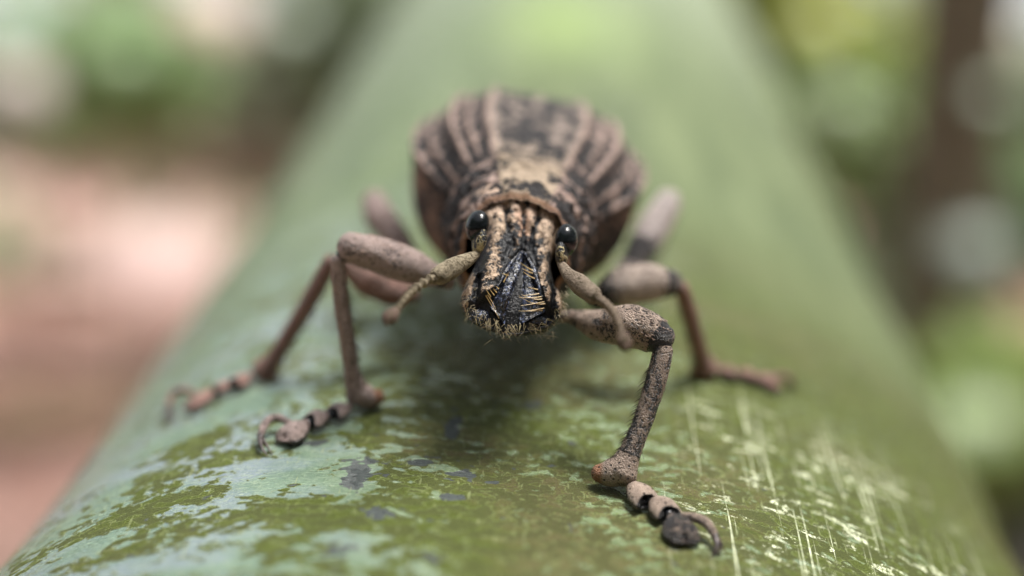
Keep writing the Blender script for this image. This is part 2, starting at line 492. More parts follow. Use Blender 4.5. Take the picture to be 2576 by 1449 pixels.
    cf = k.mix(k.math('MULTIPLY', k.attr('glau'), .25), cf, (.115, .19, .095))
    cf = k.mix(k.ramp(k.attr('ay'), 34, 120, 0.0, .75), cf, (.33, .38, .28))  # whitish glow painted into the colour towards the far top
    cf = k.mix(k.attr('spot'), cf, (.38, .52, .17))  # yellow-green glow painted onto the far stem
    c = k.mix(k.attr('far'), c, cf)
    rough = k.math('ADD', k.ramp(patch, 0, 1, .22, .60), k.math('MULTIPLY', k.math('SUBTRACT', fine, .5), .25))
    rough = k.math('ADD', rough, k.math('MULTIPLY', k.attr('far'), .06))
    hgt = k.math('ADD', k.math('MULTIPLY', patch, .5), k.math('MULTIPLY', fine, .5))
    hgt = k.math('ADD', hgt, k.math('MULTIPLY', streak, .3))
    hgt = k.math('ADD', hgt, k.math('MULTIPLY', fine2, k.ramp(patch, 0, 1, .1, .7)))
    hgt = k.math('ADD', hgt, k.math('MULTIPLY', brush, .35))
    nm = k.bump(hgt, .09, .7)
    m_ = k.out(c, rough, nm, Specular_IOR_Level=k.math('MULTIPLY', k.ramp(patch, 0, 1, .62, .14), k.math('SUBTRACT', 1.0, k.math('MULTIPLY', k.attr('far'), .45))))
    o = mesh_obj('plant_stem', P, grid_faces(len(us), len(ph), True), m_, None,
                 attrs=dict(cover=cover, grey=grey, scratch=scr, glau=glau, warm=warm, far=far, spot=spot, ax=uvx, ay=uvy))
    mm = Matrix.Identity(4)
    for i in range(3):
        for j in range(3): mm[i][j] = T3[i][j]
    o.matrix_world = mm
    tag(o, 'thick smooth green plant stem with olive blotches and pale scratches under the weevil', 'plant stem')
    return o
stem = build_stem()
stem_bits = stem

# ------------------------------------------------------------------ the weevil
weevil = frame_empty('weevil', 'brown and black scaly weevil with grooved back standing on the green stem, facing the camera', 'beetle')
ROLL = R_(7.0)
PIVOT = np.array([0.0, 0.0, 4.6])
def rolled(P, ang=ROLL, piv=PIVOT):
    P = np.asarray(P, float); c, s = math.cos(ang), math.sin(ang)
    q = P - piv
    return np.stack([q[..., 0] * c + q[..., 2] * s, q[..., 1], -q[..., 0] * s + q[..., 2] * c], -1) + piv

def interp(u, tab, k):
    t = np.array(tab); return np.interp(u, t[:, 0], t[:, k])

def build_body():
    #        u     half w  top   bottom  ridge
    tab = [(-3.42, 1.50, 6.70, 3.4, 0), (-3.34, 1.60, 6.80, 3.1, 0), (-2.9, 1.72, 6.92, 2.9, 0), (-2.2, 1.98, 7.0, 2.7, 0), (-1.2, 2.32, 7.10, 2.5, 0), (-.3, 2.40, 7.08, 2.3, .05),
           (.25, 2.42, 6.95, 2.2, .15), (.7, 2.75, 7.02, 2.0, .4), (1.5, 3.30, 7.18, 1.9, .85), (2.6, 3.82, 7.36, 1.8, 1), (4.0, 4.03, 7.50, 1.7, 1), (5.6, 4.0, 7.52, 1.8, 1),
           (7.0, 3.7, 7.3, 2.1, 1), (8.4, 3.0, 6.7, 2.7, .8), (9.4, 2.0, 5.9, 3.3, .5), (10.0, 1.1, 5.3, 3.9, .2), (10.25, .15, 4.75, 4.6, 0)]
    nu, nv = 230, 300
    us = np.concatenate([np.linspace(-3.42, 2, 120, endpoint=False), np.linspace(2, 10.25, 110)])
    # elytra section, right half, from the top down (x, z) around the centre; normalised to half width 4, half height ~3.1
    prof = np.array([(0, 3.12), (.45, 3.13), (.95, 3.10), (1.40, 3.10), (1.65, 3.17), (1.86, 3.00), (2.12, 2.78), (2.38, 2.73), (2.60, 2.50), (2.92, 2.60), (3.08, 2.28), (3.26, 1.92), (3.52, 1.72),
                     (3.68, 1.42), (4.07, 1.30), (4.08, .98), (3.98, .55), (3.94, 0), (3.80, -.9), (3.35, -1.9), (2.5, -2.65), (1.3, -3.0), (0, -3.1)])
    seg = np.r_[0, np.cumsum(np.hypot(*np.diff(prof, axis=0).T))]; seg /= seg[-1]
    tv = np.linspace(-1, 1, nv, endpoint=False)       # -1..0 left (bottom to top) , 0..1 right
    at = np.abs(tv)
    ex = np.interp(at, seg, prof[:, 0]) / 4.0 * np.sign(tv); ez = np.interp(at, seg, prof[:, 1]) / 3.12
    th = at * np.pi
    cx = np.sin(th) ** .9 * np.sign(tv); cz = np.sign(np.cos(th)) * np.abs(np.cos(th)) ** .9
    hw = interp(us, tab, 1); tp = interp(us, tab, 2); bt = interp(us, tab, 3); rg = interp(us, tab, 4)
    ker = np.hanning(9); ker /= ker.sum()
    def sm(a): return np.r_[a[:2], np.convolve(np.pad(a, 4, 'edge'), ker, 'valid')[2:]]
    hw, tp, bt, rg = map(sm, (hw, tp, bt, rg))
    zc = (tp + bt) / 2; hh = (tp - bt) / 2
    X = hw[:, None] * (rg[:, None] * ex + (1 - rg[:, None]) * cx)
    Z = zc[:, None] + hh[:, None] * (rg[:, None] * ez + (1 - rg[:, None]) * cz)
    Y = np.repeat(us[:, None], nv, 1)
    P = np.stack([X, Y, Z], -1).reshape(-1, 3)
    # radial direction for relief
    D = np.stack([X / np.maximum(hw[:, None], .2), np.zeros_like(X), (Z - zc[:, None]) / np.maximum(hh[:, None], .2)], -1).reshape(-1, 3)
    D /= np.maximum(np.linalg.norm(D, axis=1), 1e-6)[:, None]
    up = P[:, 2] - 4.6
    Yf = P[:, 1]; A = np.repeat(at[None], nu, 0).ravel(); Sg = np.repeat(np.sign(tv)[None], nu, 0).ravel()
    pron = 1 - smooth01(Yf, -.1, .7)
    wr = vnoise(P * [1, 2.0, 1], 2.6, 11) * .6 + vnoise(P, 5.5, 12) * .4
    rel = wr * (.10 * pron + .022)
    # granules on the thorax and rows of pits on the wing cases
    rel += .05 * pron * np.maximum(0, vnoise(P, 4.5, 13)) * 2
    rel += -.06 * gauss(Yf - .15, .28)
    rel += .03 * gauss(Yf + 3.2, .12)                # raised collar rim
    ppx = 0
    dist = A * 0
    # stripe pattern on the wing cases: ridge positions in arc fraction
    def arc(x):                                        # arc fraction where profile x first reaches
        return np.interp(x, prof[:15, 0], seg[:15])
    ridges = [(arc(1.65), 1.0, .018), (arc(2.30), .82, .010), (arc(2.88), .95, .015), (arc(3.50), .85, .011), (arc(4.05), .80, .012)]
    pale = np.full(len(P), .16)
    for a0, amp, w in ridges:
        pale = np.maximum(pale, amp * .88 * gauss(A - a0, w * 1.05))
    seamR = arc(1.5)
    centre = (A < seamR)
    cen = .50 - .26 * gauss(A - arc(.45), .022) - .22 * gauss(A - arc(1.12), .02) + .26 * vnoise(P * [1.4, .8, 1], 2.4, 21)
    pale = np.where(centre, np.maximum(cen, pale), pale)
    # black spot near the front of the suture
    pale -= 1.0 * gauss(np.hypot(P[:, 0] - .02, (Yf - 1.75) * .8), .16)
    pale -= .5 * gauss(np.hypot(P[:, 0] + .32, (Yf - 2.9) * .8), .15)
    # transverse breaks (wrinkles in the striae)
    pale += .42 * np.maximum(-.5, np.sin(Yf * 7.5 + A * 40 + 1.5 * vnoise(P, .8, 28))) * smooth01(Yf, .8, 2) * (pale < .6) * (A > seamR)
    pale += .28 * vnoise(P * [1.0, 2.0, 1.0], 1.4, 22) + .2 * vnoise(P * [1.0, 1.6, 1.0], 3.0, 24)
    side = smooth01(A, arc(4.02) + .01, arc(4.02) + .05)
    pale = pale * (1 - side) + side * (.56 + .42 * vnoise(P * [1, 1.1, 1.3], .9, 23))
    ppal = .50 + .44 * vnoise(P * [1, 1.6, 1], 1.6, 31) + .30 * vnoise(P * [1, 1.4, 1], 3.6, 35) + .12 * gauss(P[:, 0], 1.0)
    ppal -= .65 * gauss(P[:, 0] + .05, .6) * gauss(Yf + 2.85, .22) + .12 * gauss(Yf + 3.1, .3)      # dark smudge above the collar
    ppal -= .35 * smooth01(np.abs(P[:, 0]), 1.2, 2.0) * (.6 + .6 * vnoise(P, 1.3, 33))
    pr2 = 1 - smooth01(Yf, .0, 1.0)
    pale = pale * (1 - pr2) + ppal * pr2
    rim = gauss(Yf + 3.34, .10)
    pale = np.clip(pale * (1 - rim) + rim * .95, 0, 1.2)
    tint = np.zeros((len(P), 3))
    pink = np.array([.385, .28, .25]); sand = np.array([.37, .29, .215]); greyp = np.array([.35, .285, .26]); brown = np.array([.25, .14, .085])
    wpink = smooth01(A, seamR - .005, seamR + .02)
    wgrey = smooth01(Yf, -.2, 1.8) * (1 - wpink)
    tint[:] = sand
    tint = tint * (1 - wpink[:, None] * .8) + pink * wpink[:, None] * .8
    tint = tint * (1 - wgrey[:, None] * .7) + greyp * wgrey[:, None] * .7
    bw = np.clip(rim * .95 + .55 * side + .5 * smooth01(-up, .8, 2.0), 0, 1)
    tint = tint * (1 - bw[:, None]) + brown * bw[:, None]
    for a0, amp, w in ridges:
        rel += .06 * amp * gauss(A - a0, w) * smooth01(Yf, .6, 2)
    for a0 in (arc(1.98), arc(2.68), arc(3.25), arc(3.8)):   # pit rows
        rel += -.05 * gauss(A - a0, .012) * (.5 + .5 * np.sin(Yf * 9 + a0 * 90)) * smooth01(Yf, .9, 2)
    P = P + D * rel[:, None]
    P = rolled(P)
    o = mesh_obj('body', P, grid_faces(nu, nv, True), MAT_BODY, weevil, attrs=dict(pale=pale), colors=dict(tint=tint))
    return o
body = build_body()

# ---- head: local frame on the forehead line: X across, Q down towards the mouth, H outwards
HV = T(1311, 496, 42.4); HM = T(1286, 828, 40.2)
hq = unit(HM - HV)
hx0 = np.array([math.cos(ROLL * 1.25), 0, -math.sin(ROLL * 1.25)])
hx = unit(hx0 - hx0 @ hq * hq)
hn = np.cross(hx, hq)
if hn[2] < 0: hn = -hn
HLEN = float(np.linalg.norm(HM - HV))
def Hp(x, q, h):
    x, q, h = np.broadcast_arrays(np.asarray(x, float), q, h)
    return HV + x[..., None] * hx + q[..., None] * hq + h[..., None] * hn
def ZM(zx, zy):
    """position on the front of the head, read off an enlarged view, in mm (X, Q)"""
    a = R_(6.5); dx = zx - 738; dy = zy - 140
    ux = dx * math.cos(a) + dy * math.sin(a); uy = -dx * math.sin(a) + dy * math.cos(a)
    return ux / 309.0, uy / 272.0
print('mouth Q', ZM(600, 1330), 'HLEN', HLEN)

def poly_dist(X, Q, pts):
    """distance and parameter along a polyline given in enlarged-view points"""
    p = np.array([ZM(*t) for t in pts]); best = np.full(X.shape, 1e9); par = np.zeros(X.shape)
    n = len(p) - 1
    for i in range(n):
        a, b = p[i], p[i + 1]; ab = b - a
        t = np.clip(((X - a[0]) * ab[0] + (Q - a[1]) * ab[1]) / (ab @ ab), 0, 1)
        d = np.hypot(X - a[0] - t * ab[0], Q - a[1] - t * ab[1])
        m_ = d < best; best = np.where(m_, d, best); par = np.where(m_, (i + t) / n, par)
    return best, par

def inside(X, Q, pts):
    p = np.array([ZM(*t) for t in pts]); n = len(p); r = np.zeros(X.shape, bool)
    for i in range(n):
        x1, y1 = p[i]; x2, y2 = p[(i + 1) % n]
        c = ((y1 > Q) != (y2 > Q)) & (X < (x2 - x1) * (Q - y1) / ((y2 - y1) + 1e-12) + x1)
        r ^= c
    return r

def build_head():
    #      q     halfw  dorsal h  ventral h  squareness
    tab = [(-1.1, 1.25, -.75, -2.9), (-.5, 1.42, -.16, -3.0), (0, 1.44, .02, -2.9), (.5, 1.38, .06, -2.8), (1.0, 1.22, .10, -2.6), (1.4, 1.10, .10, -2.4), (1.9, 1.08, .10, -2.2),
           (2.4, 1.22, .10, -1.9), (2.9, 1.40, .08, -1.65), (3.3, 1.48, .02, -1.35), (3.65, 1.42, -.06, -1.1), (3.95, 1.22, -.2, -.92), (4.15, .95, -.3, -.80), (4.28, .58, -.4, -.68), (4.33, .12, -.5, -.56)]
    nq, nv = 300, 320
    qs = np.linspace(-1.1, 4.33, nq)
    hw = interp(qs, tab, 1); tp = interp(qs, tab, 2); bt = interp(qs, tab, 3)
    ker = np.hanning(15); ker /= ker.sum()
    def sm(a): return np.convolve(np.pad(a, 7, 'edge'), ker, 'valid')
    hw, tp, bt = map(sm, (hw, tp, bt))
    a = np.linspace(0, 2 * np.pi, nv, endpoint=False)
    # more vertices on the front
    a = a - .35 * np.sin(a) * 1.0
    e = .72
    cx = np.sign(np.sin(a)) * np.abs(np.sin(a)) ** e; cz = np.sign(np.cos(a)) * np.abs(np.cos(a)) ** e
    X = hw[:, None] * cx; H = ((tp + bt) / 2)[:, None] + ((tp - bt) / 2)[:, None] * cz
    Q = np.repeat(qs[:, None], nv, 1)
    X, Q, H = X.ravel(), Q.ravel(), H.ravel()
    frontal = smooth01(np.repeat(cz[None], nq, 0).ravel(), -.1, .55)
    dh = np.zeros(len(X)); dx_ = np.zeros(len(X))
    pale = np.full(len(X), .60); tint = np.tile(np.array([.56, .415, .30]), (len(X), 1))
    # smooth pinkish vertex near the collar
    vtx = 1 - smooth01(Q, .35, 1.1)
    pale += .12 * vtx
    tint = tint * (1 - .6 * vtx[:, None]) + np.array([.52, .37, .29]) * .6 * vtx[:, None]
    # forehead ribs and grooves
    for pts, amp, w in [([(520, 330), (500, 520), (430, 700), (400, 1000)], .17, .20), ([(985, 400), (960, 600), (900, 800), (930, 1060)], .17, .20),
                        ([(650, 200), (640, 330), (600, 560)], .09, .12), ([(800, 200), (800, 330), (850, 560)], .07, .12),
                        ([(700, 190), (690, 400), (700, 590)], .07, .09)]:
        d, t = poly_dist(X, Q, pts); dh += amp * gauss(d, w) * frontal
    for pts, amp, w in [([(600, 200), (590, 350), (620, 480), (640, 600)], .12, .075), ([(755, 150), (750, 350), (745, 600)], .10, .06), ([(900, 230), (885, 350), (840, 480), (820, 600)], .12, .075),
                        ([(585, 440), (600, 640), (560, 760)], .08, .07), ([(830, 450), (810, 640), (850, 800)], .08, .07)]:
        d, t = poly_dist(X, Q, pts); dh -= amp * gauss(d, w) * frontal
        pale -= .38 * gauss(d, w * .9) * frontal * smooth01(Q, .25, .8)
    # black between the ribs lower down
    blk = smooth01(Q, 1.1, 1.75)
    pale -= .34 * blk
    d1, _ = poly_dist(X, Q, [(500, 420), (480, 600), (440, 760), (405, 990)])
    d2, _ = poly_dist(X, Q, [(970, 480), (950, 640), (905, 820), (935, 1060)])
    pale += .36 * gauss(d1, .26) * frontal * blk; pale += .34 * gauss(d2, .22) * frontal * blk
    dr, _ = poly_dist(X, Q, [(745, 330), (750, 560)])
    tint = tint * (1 - .6 * gauss(dr, .22)[:, None]) + np.array([.50, .26, .17]) * .6 * gauss(dr, .22)[:, None]
    # outer edge of the upper snout and the dark scrobes beside it
    for pts in ([(372, 560), (350, 700), (335, 790)], [(1030, 640), (1042, 780), (1045, 900)]):
        d, t = poly_dist(X, Q, pts)
        dh -= .35 * gauss(d, .085) * frontal
        pale -= 1.1 * gauss(d, .11)
    # flanks by eyes
    # side lobes below the scrobe, rough and hairy
    for pts in ([(290, 800), (250, 950), (225, 1060)], [(1085, 860), (1080, 1000), (1050, 1120)]):
        d, t = poly_dist(X, Q, pts); dh += .10 * gauss(d, .16)
        pale += .30 * gauss(d, .22)
    for pts in ([(330, 860), (320, 960), (300, 1060)], [(985, 900), (1000, 1010), (985, 1120)]):
        d, t = poly_dist(X, Q, pts); dh -= .16 * gauss(d, .07) * frontal; pale -= .6 * gauss(d, .09)
    # sunken mouth triangle
    tri = [(735, 590), (640, 690), (560, 790), (480, 960), (380, 1030), (300, 1060), (240, 1100), (330, 1230), (560, 1330), (760, 1320), (960, 1260), (1060, 1150), (1000, 1120), (930, 1110), (880, 960), (850, 820), (800, 700)]
    ins = inside(X, Q, tri) & (frontal > .2)
    dedge, _ = poly_dist(X, Q, tri + [tri[0]])
    dep = np.where(ins, smooth01(dedge, 0, .16), 0)
    dh -= .30 * dep
    pale = np.where(ins, pale - 1.3 * smooth01(dedge, 0, .06), pale)
    # dark tip overall
    tip = smooth01(Q, 3.45, 3.8)
    pale -= .9 * tip * (np.abs(X) < 1.25)
    un = smooth01(-H, 1.0, 1.9)
    pale -= .3 * un
    P0 = np.stack([X, Q, H], 1)
    dh += (.045 * vnoise(P0, 5.0, 41) + .03 * vnoise(P0, 10.0, 42)) * (1 - dep)
    pale += .24 * vnoise(P0 * [1, .6, 1], 3.6, 43) + .22 * vnoise(P0 * [1, .8, 1], 8.0, 44)
    P = Hp(X, Q, H + dh)
    return mesh_obj('head', P, grid_faces(nq, nv, True), MAT_HEAD, weevil, attrs=dict(pale=np.clip(pale, -.2, 1.25)), colors=dict(tint=tint))
head = build_head()

def ellipsoid(c, ax, n=36, m_=24):
    """ax: three axis vectors (with length)"""
    th = np.linspace(0, np.pi, m_); ph = np.linspace(0, 2 * np.pi, n, endpoint=False)
    TH, PH = np.meshgrid(th, ph, indexing='ij')
    d = np.stack([np.sin(TH) * np.cos(PH), np.sin(TH) * np.sin(PH), np.cos(TH)], -1).reshape(-1, 3)
    return np.asarray(c) + d @ np.array(ax), grid_faces(m_, n, True)

for c, sx in ((T(1201, 568, 41.3), -1), (T(1424, 603, 41.3), 1)):
    # outward axis mostly sideways and a little forward
    out = unit(hx * sx + hn * .25)
    dn = unit(hq - hq @ out * out - .0 * hx); third = np.cross(out, dn)
    v, f = ellipsoid(c, [out * .34, dn * .48, third * .45])
    mesh_obj('eye', v, f, MAT_EYE, head)
    # socket lobe in front of and below the eye
    b0 = c + hq * .42 - out * .10
    v, f = ellipsoid(b0 + hq * .05, [out * .19, dn * .40, third * .40])
    mesh_obj('eye_socket', v, f, MAT_HEAD, head, attrs=dict(pale=.28 + .3 * smooth01((v - b0) @ hq, -.1, .4)), colors=dict(tint=np.tile([.5, .42, .24], (len(v), 1))))

def front_h0(x, q): return -.02 - .30 * float(smooth01(np.array(q), 3.2, 4.3))
# ---- mouth parts inside the sunken triangle
def plate(name, pts, h0, bulge, mat, n=26, thick=.12):
    """bulged plate through left and right edge polylines given in enlarged-view points"""
    L = catmull([(*ZM(*p), 0) for p in pts[0]], n); Rr = catmull([(*ZM(*p), 0) for p in pts[1]], n)
    V = []
    mm_ = 18
    for i in range(n):
        for j in range(mm_):
            t = j / (mm_ - 1); q = L[i] * (1 - t) + Rr[i] * t
            hh_ = h0 + bulge * math.sin(math.pi * t) ** .7 * (1 - .5 * (i / (n - 1)) ** 3) - .25 * smooth01(np.array(q[1]), 3.2, 4.3) ** 1.0
            V.append((q[0], q[1], float(hh_)))
    V = np.array(V)
    V[:, 2] += .03 * vnoise(V, 4, 5)
    top = Hp(V[:, 0], V[:, 1], V[:, 2]); bot = Hp(V[:, 0], V[:, 1], V[:, 2] * 0 + h0 - .5)
    f1 = grid_faces(n, mm_); N = n * mm_
    idx = np.arange(N).reshape(n, mm_)
    bd = np.concatenate([idx[0], idx[1:, -1], idx[-1, ::-1][1:], idx[::-1, 0][1:-1]])
    side_f = np.stack([bd, np.roll(bd, -1), np.roll(bd, -1) + N, bd + N], 1)
    return mesh_obj(name, np.concatenate([top, bot]), np.concatenate([f1, f1[:, ::-1] + N, side_f]), mat, head)
plate('mandible', ([(728, 640), (640, 720), (560, 860), (500, 1000), (430, 1120)], [(732, 650), (715, 780), (660, 930), (600, 1080), (560, 1250)]), -.16, .24, MAT_MOUTH)
plate('mandible', ([(738, 650), (735, 780), (728, 900), (712, 1050), (690, 1250)], [(742, 640), (800, 740), (848, 880), (880, 1000), (930, 1150)]), -.22, .12, MAT_MOUTH)
for pts_, rr_ in (([(730, 640), (700, 740), (655, 850), (600, 970), (560, 1080), (545, 1150)], [.03, .06, .09, .10, .08, .04]),
                  ([(745, 650), (790, 730), (835, 850), (865, 960), (890, 1060)], [.03, .05, .07, .08, .05]),
                  ([(715, 640), (650, 720), (590, 800), (530, 900), (480, 1000)], [.03, .045, .05, .05, .03])):
    V, Fc, t, a = tube([Hp(*ZM(*p_), front_h0(*ZM(*p_)))[()] for p_ in pts_], rr_, 16, 50, lump=.35, seed=9)
    mesh_obj('jaw_ridge', V, Fc, MAT_MOUTH, head)
v, f = ellipsoid(Hp(*ZM(880, 1195), -.50)[()], [hx * .28, hq * .16, hn * .14]); mesh_obj('jaw_lobe', v, f, MAT_MOUTH, head)
v, f = ellipsoid(Hp(*ZM(340, 1170), -.48)[()], [hx * .30, hq * .26, hn * .2]); mesh_obj('jaw_lobe', v, f, MAT_MOUTH, head)

def front_h(x, q):            # rough height of the face
    return .04 - .40 * float(smooth01(np.array(q), 3.2, 4.3))
# thick golden bristles lying across the right mandible
br_list = [((815, 835), (705, 795)), ((825, 905), (705, 880)), ((810, 858), (712, 842)), ((850, 1005), (750, 998)),
           ((860, 1040), (700, 1075)), ((880, 1065), (690, 1095)), ((885, 1085), (715, 1120)), ((905, 1105), (690, 1145)), ((915, 1120), (660, 1150)),
           ((905, 1150), (730, 1185)), ((890, 1165), (655, 1195)), ((500, 1000), (470, 985)), ((480, 1030), (440, 1000)), ((460, 1050), (410, 1010)), ((430, 1060), (385, 1020)),
           ((385, 1050), (530, 1235)), ((400, 1045), (470, 1130)), ((590, 880), (520, 870)), ((545, 940), (600, 840))]
for i, (p0, p1) in enumerate(br_list):
    h = Hairs()
    a0 = Hp(*ZM(*p0), front_h(*ZM(*p0)) + .02)[()]; a1 = Hp(*ZM(*p1), front_h(*ZM(*p1)) + .10)[()]
    d = a1 - a0; L = float(np.linalg.norm(d))
    h.add(a0, d + hq * rng.normal(0, .05) * L, L * rng.uniform(.85, 1.1), .019, bend=hn * .16 + hq * rng.normal(0, .16), segs=6, tipr=.2)
    h.build('bristle', MAT_GOLD, head, kind=None)
# fringe round the mouth
def fringe():
    h = Hairs(); rim_pts = [(205, 960), (190, 1040), (225, 1140), (290, 1200), (370, 1240), (450, 1270), (540, 1300), (620, 1320), (700, 1310), (800, 1300), (900, 1290), (980, 1250), (1060, 1170), (1095, 1080), (1115, 990)]
    P2 = catmull([(*ZM(*p), 0) for p in rim_pts], 200)
    cen = np.array(ZM(640, 1000))
    for i in range(150):
        p = P2[rng.integers(0, 200)]; o2 = unit(np.array([p[0], p[1]]) - cen)
        tq = rng.uniform(.84, 1.0)
        x, q = cen[0] + (p[0] - cen[0]) * tq, cen[1] + (p[1] - cen[1]) * tq
        hh_ = -.22 - .5 * rng.uniform(0, 1) * float(smooth01(np.array(tq), .84, 1.0))
        tang = np.array([-o2[1], o2[0]]) * rng.normal() * .9
        d = hx * (o2[0] * .6 + tang[0]) + hq * (o2[1] * .6 + tang[1] + .25) + hn * rng.uniform(.1, .8)
        h.add(Hp(x, q, hh_)[()], d, rng.uniform(.16, .40), .010, bend=-hn * .2 + hq * rng.uniform(-.1, .5), segs=4)
    for i in range(45):       # short curls on the lower lip
        zx = rng.uniform(380, 1000); zy = rng.uniform(1200, 1330)
        x, q = ZM(zx, zy)
        d = hx * rng.normal() + hq * rng.uniform(.0, 1) + hn * .6
        h.add(Hp(x, q, -.55 - .3 * rng.uniform())[()], d, rng.uniform(.15, .38), .011, bend=hq * .3 + hx * rng.normal() * .3, segs=4)
    h.build('mouth_fringe', MAT_FRINGE, head)
    h = Hairs()
    for i in range(90):      # scale-like hairs on the side lobes
        s = 1 if i % 2 else -1
        zx, zy = (rng.uniform(205, 330), rng.uniform(880, 1100)) if s < 0 else (rng.uniform(1000, 1120), rng.uniform(900, 1190))
        x, q = ZM(zx, zy)
        h.add(Hp(x, q, -.15 - .35 * rng.uniform())[()], hx * s * rng.uniform(.2, 1) + hq * rng.uniform(0, 1) + hn * .5, rng.uniform(.08, .2), .014, bend=hq * .4, segs=3)
    h.build('cheek_scales', MAT_PALEHAIR, head)
fringe()

# small raised scales all over the face
def face_scales():
    h = Hairs()
    co = np.empty(len(head.data.vertices) * 3); head.data.vertices.foreach_get('co', co); co = co.reshape(-1, 3) / S
    no = np.empty(len(co) * 3); head.data.vertices.foreach_get('normal', no); no = no.reshape(-1, 3)
    pl = np.empty(len(co), np.float32); head.data.attributes['pale'].data.foreach_get('value', pl)
    ok = np.where((pl > .74) & (no @ (-ZWt) > -.1))[0]
    for i in rng.choice(ok, 700, replace=False):
        d = hq + rng.normal(0, .45, 3); d = d - d @ no[i] * no[i]
        h.add(co[i] + no[i] * .004, unit(d) + no[i] * .45, rng.uniform(.05, .11), .020, bend=-no[i] * .25, segs=2, tipr=.4)
    h.build('face_scales', MAT_SCALE, head)
face_scales()

# ---- antennae
def scaly_tube(name, path, radii, parent, pale=.8, tint=(.44, .31, .25), mat=MAT_LEG, n=28, seg=46, flat=1.0, flat_dir=None, lump=.05, seed=1, palef=None, tintf=None, capk=.8):
    V, Fc, t, a = tube(path, radii, n, seg, flat, flat_dir, lump=lump, seed=seed, capk=capk)
    pl = np.full(len(V), pale) if palef is None else palef(t, a, V)
    tn = np.tile(np.array(tint), (len(V), 1)) if tintf is None else tintf(t, a, V)
    return mesh_obj(name, V, Fc, mat, parent, attrs=dict(pale=pl), colors=dict(tint=tn))
def px2(pts):
    return [T(*p) for p in pts]
MAT_ANT = mat_scaly('scaled_antenna', 6.0, 16.0, dark=(.10, .08, .05), edge=.09, rdark=.6, spec=.15)
def antenna(scape, sr, fun, nseg, club, cr, tint):
    o = scaly_tube('antenna', px2(scape), sr, weevil, .66, tint, MAT_ANT, lump=.12)
    j = T(*scape[-1]); C = catmull(px2(fun), nseg + 1)
    for i in range(nseg):
        a_, b_ = C[i], C[i + 1]; L = b_ - a_
        rr = .105 - .012 * i / nseg
        scaly_tube('antenna_segment', [a_ + L * .04, a_ + L * .35, a_ + L * .72, a_ + L * .92], [rr * .50, rr * .80, rr * 1.38, rr * .90], o, .80, tint, MAT_ANT, n=18, seg=14, lump=.04, seed=i)
    scaly_tube('antenna_club', px2(club), cr, o, .45, (.20, .13, .11), MAT_ANT, n=20, seg=20)
    return o
antenna([(1199, 640, 40.9), (1178, 652, 40.6), (1140, 672, 40.1), (1102, 694, 39.7), (1092, 702, 39.6)], [.10, .19, .28, .27, .15],
        [(1092, 694, 39.5), (1050, 722, 39.0), (1022, 748, 38.5), (1000, 778, 38.1)], 8, [(998, 780, 38.05), (988, 790, 37.9), (978, 802, 37.7), (974, 810, 37.6)], [.11, .19, .19, .10], (.27, .225, .155))
antenna([(1411, 664, 40.9), (1430, 690, 40.4), (1460, 718, 39.9), (1494, 745, 39.5), (1505, 752, 39.4)], [.11, .21, .28, .25, .14],
        [(1505, 750, 39.3), (1532, 772, 38.8), (1552, 800, 38.3), (1566, 838, 37.8)], 8, [(1566, 840, 37.75), (1570, 856, 37.6), (1573, 868, 37.5), (1574, 876, 37.4)], [.12, .20, .19, .09], (.26, .205, .155))

# ---- legs
def lift(p, h):
    """raise a stem-space point along the local stem normal"""
    q = p - np.array([AX[0], 0, AX[2]]); nrm = unit(np.array([q[0], 0, q[2]]))
    return p + nrm * h
def G(px, py, h=0.0):          # on the stem where the pixel meets it, raised by h
    p, z = surf(px, py); return lift(p, h)

